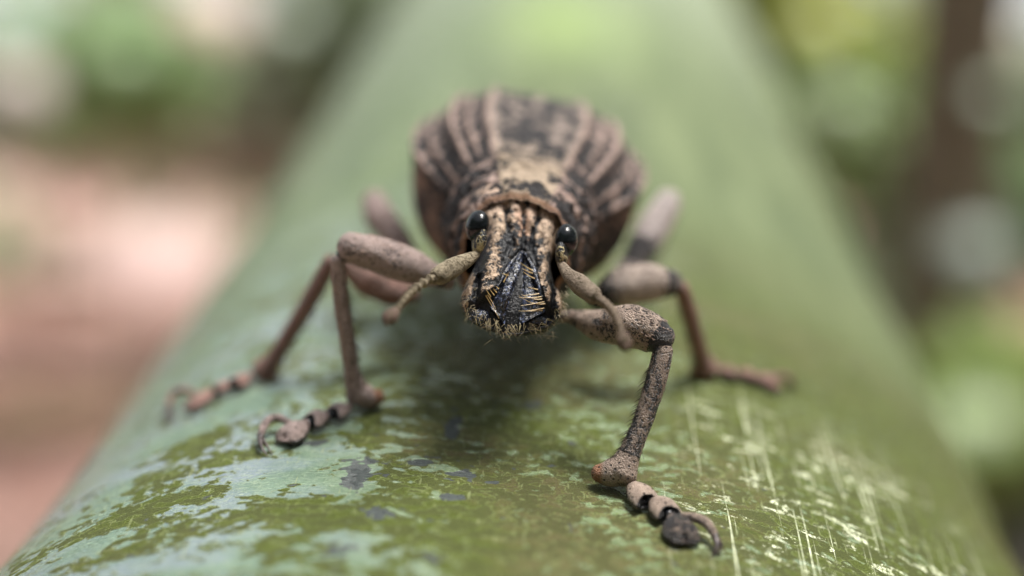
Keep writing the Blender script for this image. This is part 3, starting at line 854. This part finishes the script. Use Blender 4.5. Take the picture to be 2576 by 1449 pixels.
def bell(p0, p1, nrm, r0, W_, H_, last, seed):
    """one bell shaped foot segment: narrow behind, flared and hollow in front, lying on a paler sole"""
    ax = p1 - p0; L = float(np.linalg.norm(ax)); ax = ax / L
    sd_ = unit(np.cross(ax, nrm)); up_ = np.cross(sd_, ax)
    n = 40; a = np.linspace(0, 2 * np.pi, n, endpoint=False)
    V = []; pl = []; so = []
    ts = list(np.linspace(0, 1, 22)); outer = len(ts)
    rows = [(t, 1.0, 0) for t in ts] + [(1.015, .90, .6), (.99, .74, 1), (.93, .50, 1), (.90, .2, 1), (.90, .02, 1)]
    if last: rows = [(t, 1.0, 0) for t in ts] + [(1.05, .95, 0), (1.10, .84, 0), (1.13, .66, 0), (1.15, .42, 0), (1.155, .2, 0), (1.155, .02, 0)]
    rows = [(0.0, .03, 0), (0.0, .6, 0)] + rows
    for t, k_, dk in rows:
        q = min(t, 1.0)
        w = r0 + (W_ - r0) * float(smooth01(np.array(q), .02, .80)) ** .9
        if q > .82: w *= 1 - .10 * ((q - .82) / .18) ** 2
        h = r0 * .9 + (H_ - r0 * .9) * float(smooth01(np.array(q), .0, .62))
        if q > .7: h *= 1 - .16 * ((q - .7) / .3) ** 2
        x = w * np.sign(np.cos(a)) * np.abs(np.cos(a)) ** .85
        z = np.where(np.sin(a) > 0, h * np.abs(np.sin(a)) ** 1.15, -h * .62 * np.abs(np.sin(a)) ** .6)
        lob = .20 * (np.abs(x) / max(w, 1e-3)) ** 1.5 * smooth01(np.array(q), .5, 1.0) - .06     # lobed front edge
        lob = lob - ((.10 if last else .22) * np.maximum(np.sin(a), 0) * smooth01(np.array(q), .6, 1.0))              # front slopes back at the top
        pts = p0 + np.outer(t * L + lob * W_ * 1.1, ax) + np.outer(x * k_, sd_) + np.outer(z * k_, up_)
        V.append(pts); c_ = np.full(n, .86 - 1.2 * dk) - .5 * (t < .04)
        s_ = ((np.sin(a) < -.25) & (q > .35)).astype(float) * (1 - dk)
        c_ = c_ - .9 * np.exp(-((np.sin(a) + .12) / .10) ** 2) * (q > .3)
        pl.append(c_); so.append(s_)
    V = np.concatenate(V); V = V + .03 * np.stack([vnoise(V, 3.5, seed + s_0) for s_0 in (1, 2, 3)], 1) * W_ * 1.6
    return V, grid_faces(len(rows), n, True), np.concatenate(pl), np.concatenate(so)

PINK = np.array([.42, .315, .285]); TAN = np.array([.39, .295, .235]); DPINK = np.array([.33, .185, .15])
def leg(coxa_femur, fr, knee_tib, tr, tarsi, claw, spur=None, tint=PINK, fband=None, streak=0.0, hair_side=None, tint_t=None, soft=False):
    fp = [np.array(p) for p in coxa_femur]
    def fpal(t, a, V):
        p = .80 + .14 * vnoise(V, 1.6, 6) - .25 * streak * (1 + vnoise(V, 2.5, 9))
        if fband: 
            for c, w, am in fband: p -= am * gauss(t - c, w)
        return p
    femur = scaly_tube('leg', fp, fr, weevil, palef=fpal, tint=tint, n=36, seg=60, lump=.09, seed=3)
    tt = tint_t if tint_t is not None else tint
    tp = [np.array(p) for p in knee_tib]
    # dark knee joint
    k0 = fp[-1] * .45 + tp[0] * .55
    V, Fc = ellipsoid(k0, [np.array([1., 0, 0]) * tr[0] * .95, np.array([0, 1., 0]) * tr[0] * .95, np.array([0, 0, 1.]) * tr[0] * .9]); mesh_obj('knee_joint', V, Fc, MAT_JOINT, femur)
    def tpal(t, a, V):
        p = .80 - streak * (.48 + .75 * vnoise(V * [3, 1, 1], 2.2, 7)) * (1 - smooth01(t, .72, .84)) - .5 * gauss(t - .78, .012) * (streak > .05)
        return p
    tib = scaly_tube('shin', tp, tr, femur, palef=tpal, tint=tt, n=32, seg=70, lump=.05, seed=5)
    if spur is not None:
        s0, s1, s2, rr = spur
        def st(t, a, V):
            w = smooth01(t, .72, 1.0)[:, None]
            return np.asarray(tt) * (1 - w) + np.array([.36, .17, .09]) * w
        scaly_tube('shin_spur', [s0, s1, s2], rr, femur, pale=.85, tintf=st, n=24, seg=26, lump=.05)
    # hairs along the inner side of the shin
    h = Hairs(); C = catmull(tp, 60); rad = catmull(np.array(tr, float)[:, None] * np.ones((1, 3)), 60)[:, 0]
    hs_ = np.array(hair_side if hair_side is not None else [1.0, -.2, 0])
    for i in range(120):
        k = rng.integers(10, 59); dirn = unit(hs_ + rng.normal(0, .45, 3))
        tdir = unit(C[min(k + 1, 59)] - C[k - 1]); dirn = unit(dirn - dirn @ tdir * tdir)
        h.add(C[k] + dirn * rad[k] * .95, dirn * .8 + tdir * .7, rng.uniform(.13, .30), .013, bend=tdir * .3, segs=3)
    for i in range(40):
        k = rng.integers(8, 59); dirn = unit(rng.normal(0, 1, 3)); tdir = unit(C[min(k + 1, 59)] - C[k - 1]); dirn = unit(dirn - dirn @ tdir * tdir)
        h.add(C[k] + dirn * rad[k] * .97, dirn * .5 + tdir * .9, rng.uniform(.07, .14), .010, bend=tdir * .2, segs=2)
    h.build('shin_hairs', MAT_HAIR, femur)
    h = Hairs(); CF = catmull(fp, 60); RF_ = catmull(np.array(fr, float)[:, None] * np.ones((1, 3)), 60)[:, 0]
    for CC, RR, cnt in ((CF, RF_, 260), (C, rad, 260)):
        for i in range(cnt):
            k = rng.integers(2, 59); tdir = unit(CC[min(k + 1, 59)] - CC[k - 1]); dirn = rng.normal(0, 1, 3); dirn = unit(dirn - dirn @ tdir * tdir)
            h.add(CC[k] + dirn * RR[k] * .985, tdir + dirn * .3 + rng.normal(0, .15, 3), rng.uniform(.06, .12), .015, bend=-dirn * .2, segs=2, tipr=.4)
    h.build('leg_scales', MAT_LEGSCALE, femur)
    # foot
    prev = tp[-1]
    for i, (c0, c1, r0, r1, fl) in enumerate(tarsi):
        c0 = np.array(c0); c1 = np.array(c1); L = c1 - c0
        q = c0 - np.array([AX[0], 0, AX[2]]); nrm = unit(np.array([q[0], 0, q[2]]))
        last = i == len(tarsi) - 1
        V, Fc, pl, sole = bell(c0 - L * .10, c1 + L * .14, nrm, r0, r1, r1 * fl * .80, last, i)
        pl = pl - (.52 if (streak > .05 and last) else 0)
        tn = np.asarray(tt) * (1 - sole[:, None]) + np.array([.50, .40, .34]) * sole[:, None]
        mesh_obj('foot_segment', V, Fc, MAT_LEG, femur, attrs=dict(pale=np.maximum(pl, sole)), colors=dict(tint=tn))
        jc = (prev + c0) / 2
        V, Fc = ellipsoid(jc, [np.array([1., 0, 0]) * r0, np.array([0, 1., 0]) * r0, np.array([0, 0, 1.]) * r0], 20, 14); mesh_obj('foot_joint', V, Fc, MAT_JOINT, femur)
        prev = c1
    cpts, cr = claw
    scaly_tube('claw_segment', cpts[:4], cr[:4], femur, pale=.72, tint=tt * .9, n=22, seg=30, lump=.05)
    V, Fc, t, a = tube(cpts[3:], cr[3:], 16, 22); mesh_obj('claw', V, Fc, MAT_CLAW, femur)
    off = np.array([.14, .10, -.02])
    V, Fc, t, a = tube([c + off * (j > 0) for j, c in enumerate(cpts[3:])], [r * .8 for r in cr[3:]], 16, 22); mesh_obj('claw', V, Fc, MAT_CLAW, femur)
    return femur

# front leg, picture left
zk = 43.0
lf_t = G(902, 1022, .35)
def depth_of(p):              # camera depth of a stem-space point
    return float((O_c + p[0] * RT_c + p[1] * A_c + p[2] * N_c)[2])
def TG(px, py, ref): return T(px, py, depth_of(ref))
# tibia goes from the knee down to the surface
def shin_path(k, mids, end_p):
    """k (px,py,z) knee; mids list of (px,py,fraction); end_p stem-space end"""
    z0 = k[2]; z1 = depth_of(end_p)
    return [T(*k)] + [T(x, y, z0 + (z1 - z0) * f_) for x, y, f_ in mids] + [end_p]

e = G(905, 1000 + 28, .42)
leg(px2([(1130, 712, 43.6), (1085, 690, 43.4), (1010, 662, 43.0), (940, 638, 42.8), (880, 622, 42.6)]), [.22, .38, .58, .54, .46],
    shin_path((850, 655, 42.6), [(856, 740, .2), (872, 850, .5), (886, 940, .8)], TG(900, 992, e)), [.22, .235, .235, .25, .40],
    [(G(884, 1040, .28), G(848, 1062, .28), .11, .40, .85), (G(830, 1062, .27), G(792, 1080, .27), .12, .43, .85), (G(778, 1084, .25), G(735, 1112, .22), .13, .50, .8)],
    ([G(745, 1092, .36), G(712, 1082, .44), G(685, 1092, .44), G(664, 1118, .32), G(664, 1138, .22), G(674, 1150, .04)], [.09, .125, .13, .10, .055, .012]),
    spur=(TG(900, 985, e), TG(930, 1000, e), TG(952, 998, e), [.38, .35, .24]), tint=PINK, fband=[(.10, .05, 1.2)], hair_side=[1, 0, 0])
# front leg, picture right
e = G(1562, 1232, .40)
leg(px2([(1395, 795, 43.2), (1440, 797, 42.7), (1510, 818, 41.9), (1575, 818, 41.3), (1635, 835, 40.9), (1665, 852, 40.7)]), [.16, .22, .48, .62, .58, .42],
    shin_path((1668, 880, 40.6), [(1652, 950, .2), (1622, 1045, .5), (1588, 1130, .8)], TG(1562, 1188, e)), [.29, .30, .29, .31, .48],
    [(G(1578, 1236, .30), G(1618, 1283, .30), .12, .44, .85), (G(1638, 1274, .27), G(1672, 1312, .27), .13, .46, .85), (G(1682, 1318, .26), G(1712, 1362, .20), .14, .52, .8)],
    ([G(1708, 1326, .38), G(1738, 1336, .44), G(1766, 1350, .44), G(1790, 1372, .32), G(1797, 1392, .20), G(1788, 1404, .03)], [.09, .13, .14, .11, .06, .012]),
    spur=(TG(1562, 1182, e), TG(1530, 1190, e), TG(1505, 1190, e), [.43, .39, .26]), tint=TAN, fband=[(.97, .04, .5)], streak=.60, hair_side=[-1, 0, 0])
# middle leg, picture left
e = G(662, 952, .42)
leg(px2([(1040, 740, 46.5), (980, 730, 46.4), (930, 700, 46.2), (860, 655, 46.0)]), [.25, .5, .55, .35],
    shin_path((832, 655, 46.0), [(790, 735, .25), (740, 820, .55), (690, 900, .85)], TG(665, 928, e)), [.25, .28, .27, .29, .42],
    [(G(640, 962, .28), G(605, 985, .28), .11, .40, .85), (G(590, 980, .28), G(558, 1000, .28), .13, .32, .85), (G(545, 1000, .25), G(500, 1030, .22), .15, .46, .62)],
    ([G(505, 1012, .36), G(480, 1008, .44), G(455, 1015, .44), G(435, 1040, .32), G(430, 1058, .2), G(436, 1068, .04)], [.09, .125, .13, .10, .055, .012]),
    spur=(TG(665, 930, e), TG(682, 948, e), TG(692, 958, e), [.38, .30, .18]), tint=DPINK, hair_side=[1, 0, 0])
# middle leg, picture right
e = G(1775, 945, .45)
leg(px2([(1500, 760, 46.2), (1550, 728, 46.0), (1620, 712, 46.0), (1690, 712, 46.2)]), [.30, .62, .64, .42],
    shin_path((1714, 722, 46.4), [(1732, 780, .25), (1750, 845, .55), (1765, 900, .85)], TG(1774, 925, e)), [.25, .27, .27, .30, .45],
    [(G(1795, 948, .28), G(1835, 955, .28), .12, .32, .85), (G(1850, 955, .28), G(1885, 962, .28), .13, .32, .85), (G(1895, 964, .25), G(1935, 975, .22), .15, .44, .62)],
    ([G(1930, 968, .36), G(1950, 970, .44), G(1965, 974, .44), G(1980, 980, .32), G(1985, 986, .2), G(1984, 990, .04)], [.09, .125, .13, .10, .055, .012]),
    spur=(TG(1772, 920, e), TG(1755, 935, e), TG(1745, 940, e), [.38, .30, .18]), tint=np.array([.50, .40, .34]), tint_t=DPINK, fband=[(.12, .2, 1.0), (.95, .06, .6)], hair_side=[-1, 0, 0])
# hind legs
leg(px2([(1040, 660, 49.5), (1005, 610, 50.0), (960, 550, 50.6), (940, 505, 51.2)]), [.30, .48, .55, .42],
    [T(942, 498, 51.6), T(955, 545, 53.5), T(975, 600, 55.5), T(985, 640, 57.0)], [.25, .28, .27, .35],
    [(T(985, 650, 57.6), T(975, 655, 58.2), .12, .3, .85), (T(970, 657, 58.4), T(962, 662, 58.8), .12, .3, .85), (T(960, 664, 59), T(950, 668, 59.4), .15, .4, .7)],
    (px2([(950, 664, 59.4), (946, 664, 59.6), (942, 666, 59.8), (938, 670, 60), (936, 674, 60), (936, 678, 60)]), [.09, .125, .13, .10, .055, .012]), tint=np.array([.42, .31, .29]))
leg(px2([(1560, 700, 49.0), (1605, 640, 49.6), (1645, 570, 50.4), (1682, 505, 51.2)]), [.30, .50, .60, .46],
    [T(1684, 498, 51.8), T(1672, 545, 54), T(1650, 600, 56), T(1635, 640, 58)], [.25, .28, .27, .35],
    [(T(1636, 650, 58.6), T(1646, 655, 59.2), .12, .3, .85), (T(1652, 657, 59.4), T(1660, 662, 59.8), .12, .3, .85), (T(1664, 664, 60), T(1674, 668, 60.4), .15, .4, .7)],
    (px2([(1674, 664, 60.4), (1680, 664, 60.6), (1684, 666, 60.8), (1688, 670, 61), (1690, 674, 61), (1690, 678, 61)]), [.09, .125, .13, .10, .055, .012]), tint=np.array([.56, .48, .46]), fband=[(.30, .13, 1.3)])

# ------------------------------------------------------------------ forest behind
GROUND_Z = -520.0
def mat_ground():
    k = NT('pinkish_forest_soil'); v = k.coords()
    n1 = k.noise(v, .004, 4, .6); n2 = k.noise(v, .03, 4)
    c = k.mix(k.ramp(n1, .35, .65), (.27, .165, .125), (.46, .28, .235))
    c = k.mix(k.math('MULTIPLY', k.ramp(n2, .5, .7), .5), c, (.16, .13, .07))
    return k.out(c, .9)
g = 12000.0
gn = 60
gx, gy = np.meshgrid(np.linspace(-g, g, gn), np.linspace(-3000, 2 * g, gn), indexing='ij')
gp = np.stack([gx.ravel(), gy.ravel(), np.full(gn * gn, GROUND_Z)], 1); gp[:, 2] += 40 * vnoise(gp, .0012, 3)
ground = mesh_obj('forest_ground', gp, grid_faces(gn, gn)[:, ::-1], mat_ground(), kind='structure')

LEAFM = {}
def leaf_mat(c):
    key = tuple(round(x, 3) for x in c)
    if key in LEAFM: return LEAFM[key]
    k = NT('leaf_blade'); v = k.coords()
    n1 = k.noise(v, .03, 3)
    c2 = tuple(min(1, x * 1.25) for x in c); c1 = tuple(x * .8 for x in c)
    k.out(k.mix(k.ramp(n1, .35, .65), c1, c2), .5, Specular_IOR_Level=.4)
    tr = k.node('ShaderNodeBsdfTranslucent'); k.put(tr.inputs[0], tuple(min(1, x * 1.3) for x in c))
    ms = k.node('ShaderNodeMixShader'); ms.inputs[0].default_value = .5
    k.l.new(k.b.outputs[0], ms.inputs[1]); k.l.new(tr.outputs[0], ms.inputs[2])
    k.l.new(ms.outputs[0], k.n['Material Output'].inputs[0])
    LEAFM[key] = k.m; return k.m
BARK = mat_simple('grey_brown_bark', (.12, .108, .075), .9, .2, .2, 3, c2=(.18, .16, .11), cs=.02)

def leaf_mesh(centers, dirs, ups, L, Wd):
    V = []; Fs = []
    for c, d, u_, l, w in zip(centers, dirs, ups, L, Wd):
        s = unit(np.cross(d, u_)); n_ = np.cross(s, d)
        b = len(V)
        for t, ww, dz in ((0, .08, 0), (.3, .9, .06), (.65, .8, .05), (1, .03, -.12)):
            m0 = c + d * l * t + n_ * l * dz
            V += [m0 - s * w * ww / 2 + n_ * w * .1, m0, m0 + s * w * ww / 2 + n_ * w * .1]
        for i in range(3):
            q = b + 3 * i
            Fs += [(q, q + 1, q + 4, q + 3), (q + 1, q + 2, q + 5, q + 4)]
    return np.array(V), np.array(Fs)

def shrub(px, py, z, rpx, color, n, label, group=None, leaf=60, squash=1.0, name='forest_shrub'):
    c = W(px, py, z); rad = rpx * z / F
    root = bpy.data.objects.new(name, None); col.objects.link(root)
    root.location = (c[0] * S, c[1] * S, GROUND_Z * S); root.empty_display_size = .05
    tag(root, label, 'shrub', group)
    base = np.array([c[0], c[1], GROUND_Z])
    d = rng.normal(0, 1, (n, 3)); d /= np.linalg.norm(d, axis=1)[:, None]
    rr = rad * rng.uniform(.15, 1, n) ** .5
    lump = 1 + .25 * vnoise(d + c * .001, 2.0, 5)
    sub = rng.normal(0, 1, (7, 3)); sub /= np.linalg.norm(sub, axis=1)[:, None]
    pick = rng.integers(0, 7, n)
    cen = c + (d * (rr * .62)[:, None] + sub[pick] * rad * .62) * [1.15, .7, squash] - base
    cen[:, 2] = np.maximum(cen[:, 2], 5)
    dirs = d * .6 + rng.normal(0, .6, (n, 3)); dirs /= np.linalg.norm(dirs, axis=1)[:, None]
    ups = rng.normal(0, .6, (n, 3)) + [0, -.2, 1]
    lf = leaf * rng.uniform(.6, 1.3, n)
    V, Fs = leaf_mesh(cen, dirs, ups, lf, lf * .5)
    mesh_obj('foliage', V, Fs, leaf_mat(color), root)
    top = c - base
    V, Fc, t, a = tube([np.array([0, 0, -20.]), top * .5 + rng.normal(0, 20, 3), top], [6, 5, 3], 10, 12)
    mesh_obj('stalk', V, Fc, BARK, root)
    return root

def tree(px, z, wpx, label, lean=0):
    c = W(px, 700, z); r = wpx * z / F / 2
    root = bpy.data.objects.new('forest_tree', None); col.objects.link(root)
    root.location = (c[0] * S, c[1] * S, GROUND_Z * S); tag(root, label, 'tree')
    V, Fc, t, a = tube([np.array([0, 0, -60.]), np.array([lean * .3, 0, 500.]), np.array([lean, 0, 1500.]), np.array([lean * 1.5, 30, 4200.])], [r * 1.35, r * 1.05, r, r * .6], 24, 40, lump=.08)
    mesh_obj('trunk', V, Fc, BARK, root)
    n = 500
    d = rng.normal(0, 1, (n, 3)); d /= np.linalg.norm(d, axis=1)[:, None]
    cen = np.array([lean * 1.5, 30, 4300.]) + d * (900 * rng.uniform(.2, 1, n) ** .5)[:, None] * [1, 1, .6]
    dirs = d * .6 + rng.normal(0, .6, (n, 3)); dirs /= np.linalg.norm(dirs, axis=1)[:, None]
    lf = 170 * rng.uniform(.6, 1.3, n)
    V, Fs = leaf_mesh(cen, dirs, rng.normal(0, .6, (n, 3)) + [0, 0, 1], lf, lf * .5)
    mesh_obj('crown', V, Fs, leaf_mat((.07, .12, .04)), root)
    return root

GRP = 'blurred forest shrubs behind the stem'
SHRUBS = [
    (300, 170, 2300, 150, (.40, .54, .28), 420, 'blurred mid green leafy clump in the upper left background', 70),
    (90, 235, 2900, 130, (.50, .55, .42), 420, 'blurred pale grey-green foliage in the top left corner', 70),
    (660, 250, 2700, 150, (.42, .44, .34), 520, 'blurred dull green foliage right of the upper left clump', 70),
    (800, 90, 2900, 170, (.40, .44, .34), 420, 'blurred grey-green foliage left of the stem top', 70),
    (960, 170, 2200, 150, (.20, .24, .14), 500, 'blurred dark green shrub beside the left edge of the stem', 70),
    (1250, 20, 2600, 260, (.36, .46, .28), 900, 'blurred soft green foliage above the middle of the picture', 70),
    (1430, 40, 1500, 95, (.55, .78, .22), 500, 'bright yellow-green leafy sprig above the stem top', 45),
    (1720, 30, 2600, 260, (.48, .58, .42), 900, 'blurred pale green foliage right of the yellow-green sprig', 70),
    (2020, 80, 2300, 210, (.34, .38, .07), 900, 'blurred olive-yellow foliage in the upper right background', 70),
    (2150, 330, 2200, 200, (.38, .48, .24), 900, 'blurred dark green foliage right of the stem edge', 70),
    (2440, 300, 2700, 200, (.36, .42, .28), 900, 'blurred shaded foliage behind the dark tree on the right', 70),
    (2450, 520, 2400, 200, (.22, .34, .15), 800, 'blurred deep green shrub at the right edge of the picture', 70),
    (2420, 720, 2100, 170, (.26, .34, .24), 700, 'blurred grey-green shrub low at the right edge', 60),
    (2330, 900, 2000, 150, (.26, .34, .20), 700, 'blurred dark green low shrub near the right stem edge', 60),
    (2500, 1080, 1500, 170, (.40, .50, .20), 900, 'bright lime green low leaves at the lower right edge', 50),
    (120, 370, 3300, 150, (.50, .36, .30), 420, 'pinkish brown dry low shrub, farthest left of the blurred ground plants', 60),
    (420, 345, 3600, 140, (.44, .40, .30), 420, 'brownish green blurred low shrub left of centre on the forest floor', 60),
    (660, 385, 3200, 130, (.42, .32, .27), 420, 'dull rosy brown blurred low shrub next to the left stem edge', 60),
    (2560, 1330, 1500, 120, (.26, .27, .24), 600, 'blurred grey-green low plants in the bottom right corner', 50),
]
for px, py, z, rpx, c, n, lab, lf in SHRUBS:
    shrub(px, py, z, rpx * 1.1, c, n, lab, None, lf)
tree(2350, 1700, 250, 'blurred dark brown tree trunk in the right background', lean=60)
tree(930, 3600, 90, 'blurred dark slim tree trunk beyond the left edge of the stem', lean=-30)
tree(1990, 3800, 90, 'blurred slim tree trunk in the right background nearest the stem', lean=30)

# foliage added round the clearing, out of view, to shut out the low sky
def low_sky_screen():
    n = 5200
    az = rng.uniform(R_(40), R_(288), n)
    rr = rng.uniform(2600, 4200, n); zz = GROUND_Z + 3400 * rng.uniform(0, 1, n) ** .9
    cen = np.stack([rr * np.sin(az), rr * np.cos(az), zz], 1)
    d = rng.normal(0, 1, (n, 3)); d /= np.linalg.norm(d, axis=1)[:, None]
    lf = rng.uniform(220, 420, n)
    return leaf_mesh(cen, d, rng.normal(0, .6, (n, 3)) + [0, 0, 1], lf, lf * .55)
def far_woods():
    n = 4200
    az = rng.uniform(R_(-36), R_(36), n)
    rr = rng.uniform(5200, 8500, n); zz = GROUND_Z + 3600 * rng.uniform(0, 1, n)
    keep = vnoise(np.stack([az * 9, zz * .0016, rr * 0], 1), 1.6, 77) > -.22
    az, rr, zz = az[keep], rr[keep], zz[keep]
    cen = np.stack([rr * np.sin(az), rr * np.cos(az), zz], 1)
    d = rng.normal(0, 1, (len(az), 3)); d /= np.linalg.norm(d, axis=1)[:, None]
    lf = rng.uniform(150, 330, len(az))
    return leaf_mesh(cen, d, rng.normal(0, .6, (len(az), 3)) + [0, 0, 1], lf, lf * .6)
V, Fs = far_woods()
tag(mesh_obj('distant_woods', V, Fs, leaf_mat((.44, .50, .34)), kind='stuff'), 'pale green distant foliage with sky gaps beyond the blurred shrubs', 'forest')
V, Fs = low_sky_screen()
tag(mesh_obj('sky_screen_foliage', V, Fs, leaf_mat((.09, .14, .05)), kind='stuff'), 'unseen green foliage added round the clearing to shut out low sky light', 'forest')

# single leaf discs added to stand in for out-of-focus spots of light
def light_disc(px, py, z, wpx, color, label):
    c = W(px, py, z); rad = wpx * z / F / 2
    to_cam = unit(CAM_w - c); nn = unit(to_cam * .75 + np.array(sd) * .65)
    x = unit(np.cross(nn, [0, 0, 1])); y = np.cross(nn, x)
    V = []; nr_, na_ = 7, 20
    for i in range(nr_):
        q = i / (nr_ - 1)
        for j in range(na_):
            a_ = 2 * math.pi * j / na_
            rr_ = rad * q * (1 + .10 * math.cos(a_) + .05 * math.cos(3 * a_))
            V.append(x * rr_ * math.cos(a_) + y * rr_ * math.sin(a_) * .88 - nn * rad * .18 * q * q + nn * rad * .06 * math.cos(a_) ** 2 * q)
    V = np.array(V); N_ = len(V); f = grid_faces(nr_, na_, True)
    Fs = np.concatenate([f, f[:, ::-1] + N_])
    V = np.concatenate([V, V - nn * .5])
    o = mesh_obj('light_disc_leaf', V, Fs, mat_simple('light_disc_blade', color, .4, .5, None, c2=tuple(q * .85 for q in color), cs=.05))
    o.location = tuple(c * S)
    tag(o, label, 'leaf')
light_disc(545, 15, 2000, 200, (.86, .66, .54), 'bright peach leaf disc added for an out-of-focus light spot at the top, left of the stem')
light_disc(35, 25, 2000, 120, (.60, .86, .74), 'mint green leaf disc added for an out-of-focus light spot in the top left corner')
light_disc(745, 45, 2100, 90, (.55, .66, .52), 'faint pale green leaf disc added for a light spot right of the peach one')
light_disc(330, 130, 2000, 110, (.50, .72, .34), 'light green leaf disc added for a blurred spot below the left top corner')
light_disc(70, 200, 1900, 150, (.80, .66, .62), 'pinkish white leaf disc added for a blurred spot at the upper left edge')
light_disc(2555, 80, 1900, 130, (.90, .86, .66), 'cream leaf disc added for an out-of-focus light spot at the top right edge')
light_disc(2070, 45, 2000, 130, (.66, .72, .14), 'yellow-olive leaf disc added for a light spot at the top right of the stem')
light_disc(2500, 235, 1600, 80, (.30, .38, .26), 'small pale green leaf disc added for a light spot right of the dark trunk')
light_disc(2455, 610, 1600, 150, (.22, .28, .22), 'dim grey-green leaf disc added for a light spot at the right edge, lower than the other blurred leaves')
light_disc(2470, 1050, 1300, 230, (.19, .28, .08), 'large lime green leaf disc added for a soft glow at the lower right edge')
light_disc(2130, 250, 1900, 110, (.28, .36, .18), 'mid green leaf disc added for a blurred spot between the stem and the dark trunk')

# big pale fallen leaves
def fallen(px, py, wpx, hpx, color, label, rot=0.0):
    d = W(px, py, 1.0) - CAM_w
    z = (GROUND_Z + 30 - CAM_w[2]) / d[2]
    c = W(px, py, z); n1, n2 = 24, 10
    L = wpx * z / F; Wd = hpx * z / F / max(.15, -d[2])
    tt, ss = np.meshgrid(np.linspace(-1, 1, n1), np.linspace(-1, 1, n2), indexing='ij')
    wv = np.sqrt(np.clip(1 - tt ** 2, .003, 1)) ** .8
    X = tt * L / 2; Y = ss * wv * Wd / 2; Zz = 14 * ss ** 2 + 10 * np.sin(tt * 4) + 8
    V = np.stack([X * math.cos(rot) - Y * math.sin(rot), X * math.sin(rot) + Y * math.cos(rot), Zz], -1).reshape(-1, 3)
    V = np.concatenate([V, V - [0, 0, 1.5]])
    f = grid_faces(n1, n2); Fs = np.concatenate([f, f[:, ::-1] + n1 * n2])
    o = mesh_obj('fallen_leaf', V, Fs, mat_simple('dry_pale_leaf', color, .55, .3, None, c2=tuple(x * .75 for x in color), cs=.02))
    o.location = (c[0] * S, c[1] * S, (GROUND_Z + 30) * S)
    tag(o, label, 'leaf')
fallen(430, 630, 390, 260, (.92, .66, .58), 'large bright salmon pink fallen leaf blurred on the forest floor at left')
light_disc(425, 640, 1600, 330, (.92, .64, .57), 'salmon pink leaf disc added for the bright pink glow at mid left')
fallen(150, 640, 260, 120, (.56, .36, .26), 'tan pink fallen leaf left of the brightest pink leaf', .3)
fallen(60, 330, 300, 90, (.72, .58, .54), 'pale greyish pink fallen leaf at the upper left edge')
fallen(120, 1060, 420, 190, (.30, .21, .12), 'brown fallen leaf blurred at the lower left edge', -.2)
fallen(500, 350, 300, 60, (.34, .25, .20), 'dull brown fallen leaf under the upper left foliage')

# litter on the ground
def litter():
    V = []; Fs = []
    n = 5000
    cx_ = rng.uniform(-2600, 2600, n); cy_ = rng.uniform(300, 5500, n)
    cen = np.stack([cx_, cy_, np.full(n, GROUND_Z + 42) + rng.uniform(0, 8, n)], 1)
    cen[:, 2] += 40 * vnoise(np.stack([cx_, cy_, np.full(n, GROUND_Z)], 1), .0012, 3) - 30
    a = rng.uniform(0, 6.28, n); dirs = np.stack([np.cos(a), np.sin(a), rng.normal(0, .15, n)], 1); dirs /= np.linalg.norm(dirs, axis=1)[:, None]
    lf = rng.uniform(35, 90, n)
    return leaf_mesh(cen, dirs, rng.normal(0, .2, (n, 3)) + [0, 0, 1], lf, lf * .45)
V, Fs = litter()
tag(mesh_obj('leaf_litter', V, Fs, leaf_mat((.48, .28, .235)), kind='stuff'), 'blurred pinkish brown fallen leaves covering the forest floor', 'leaf litter')
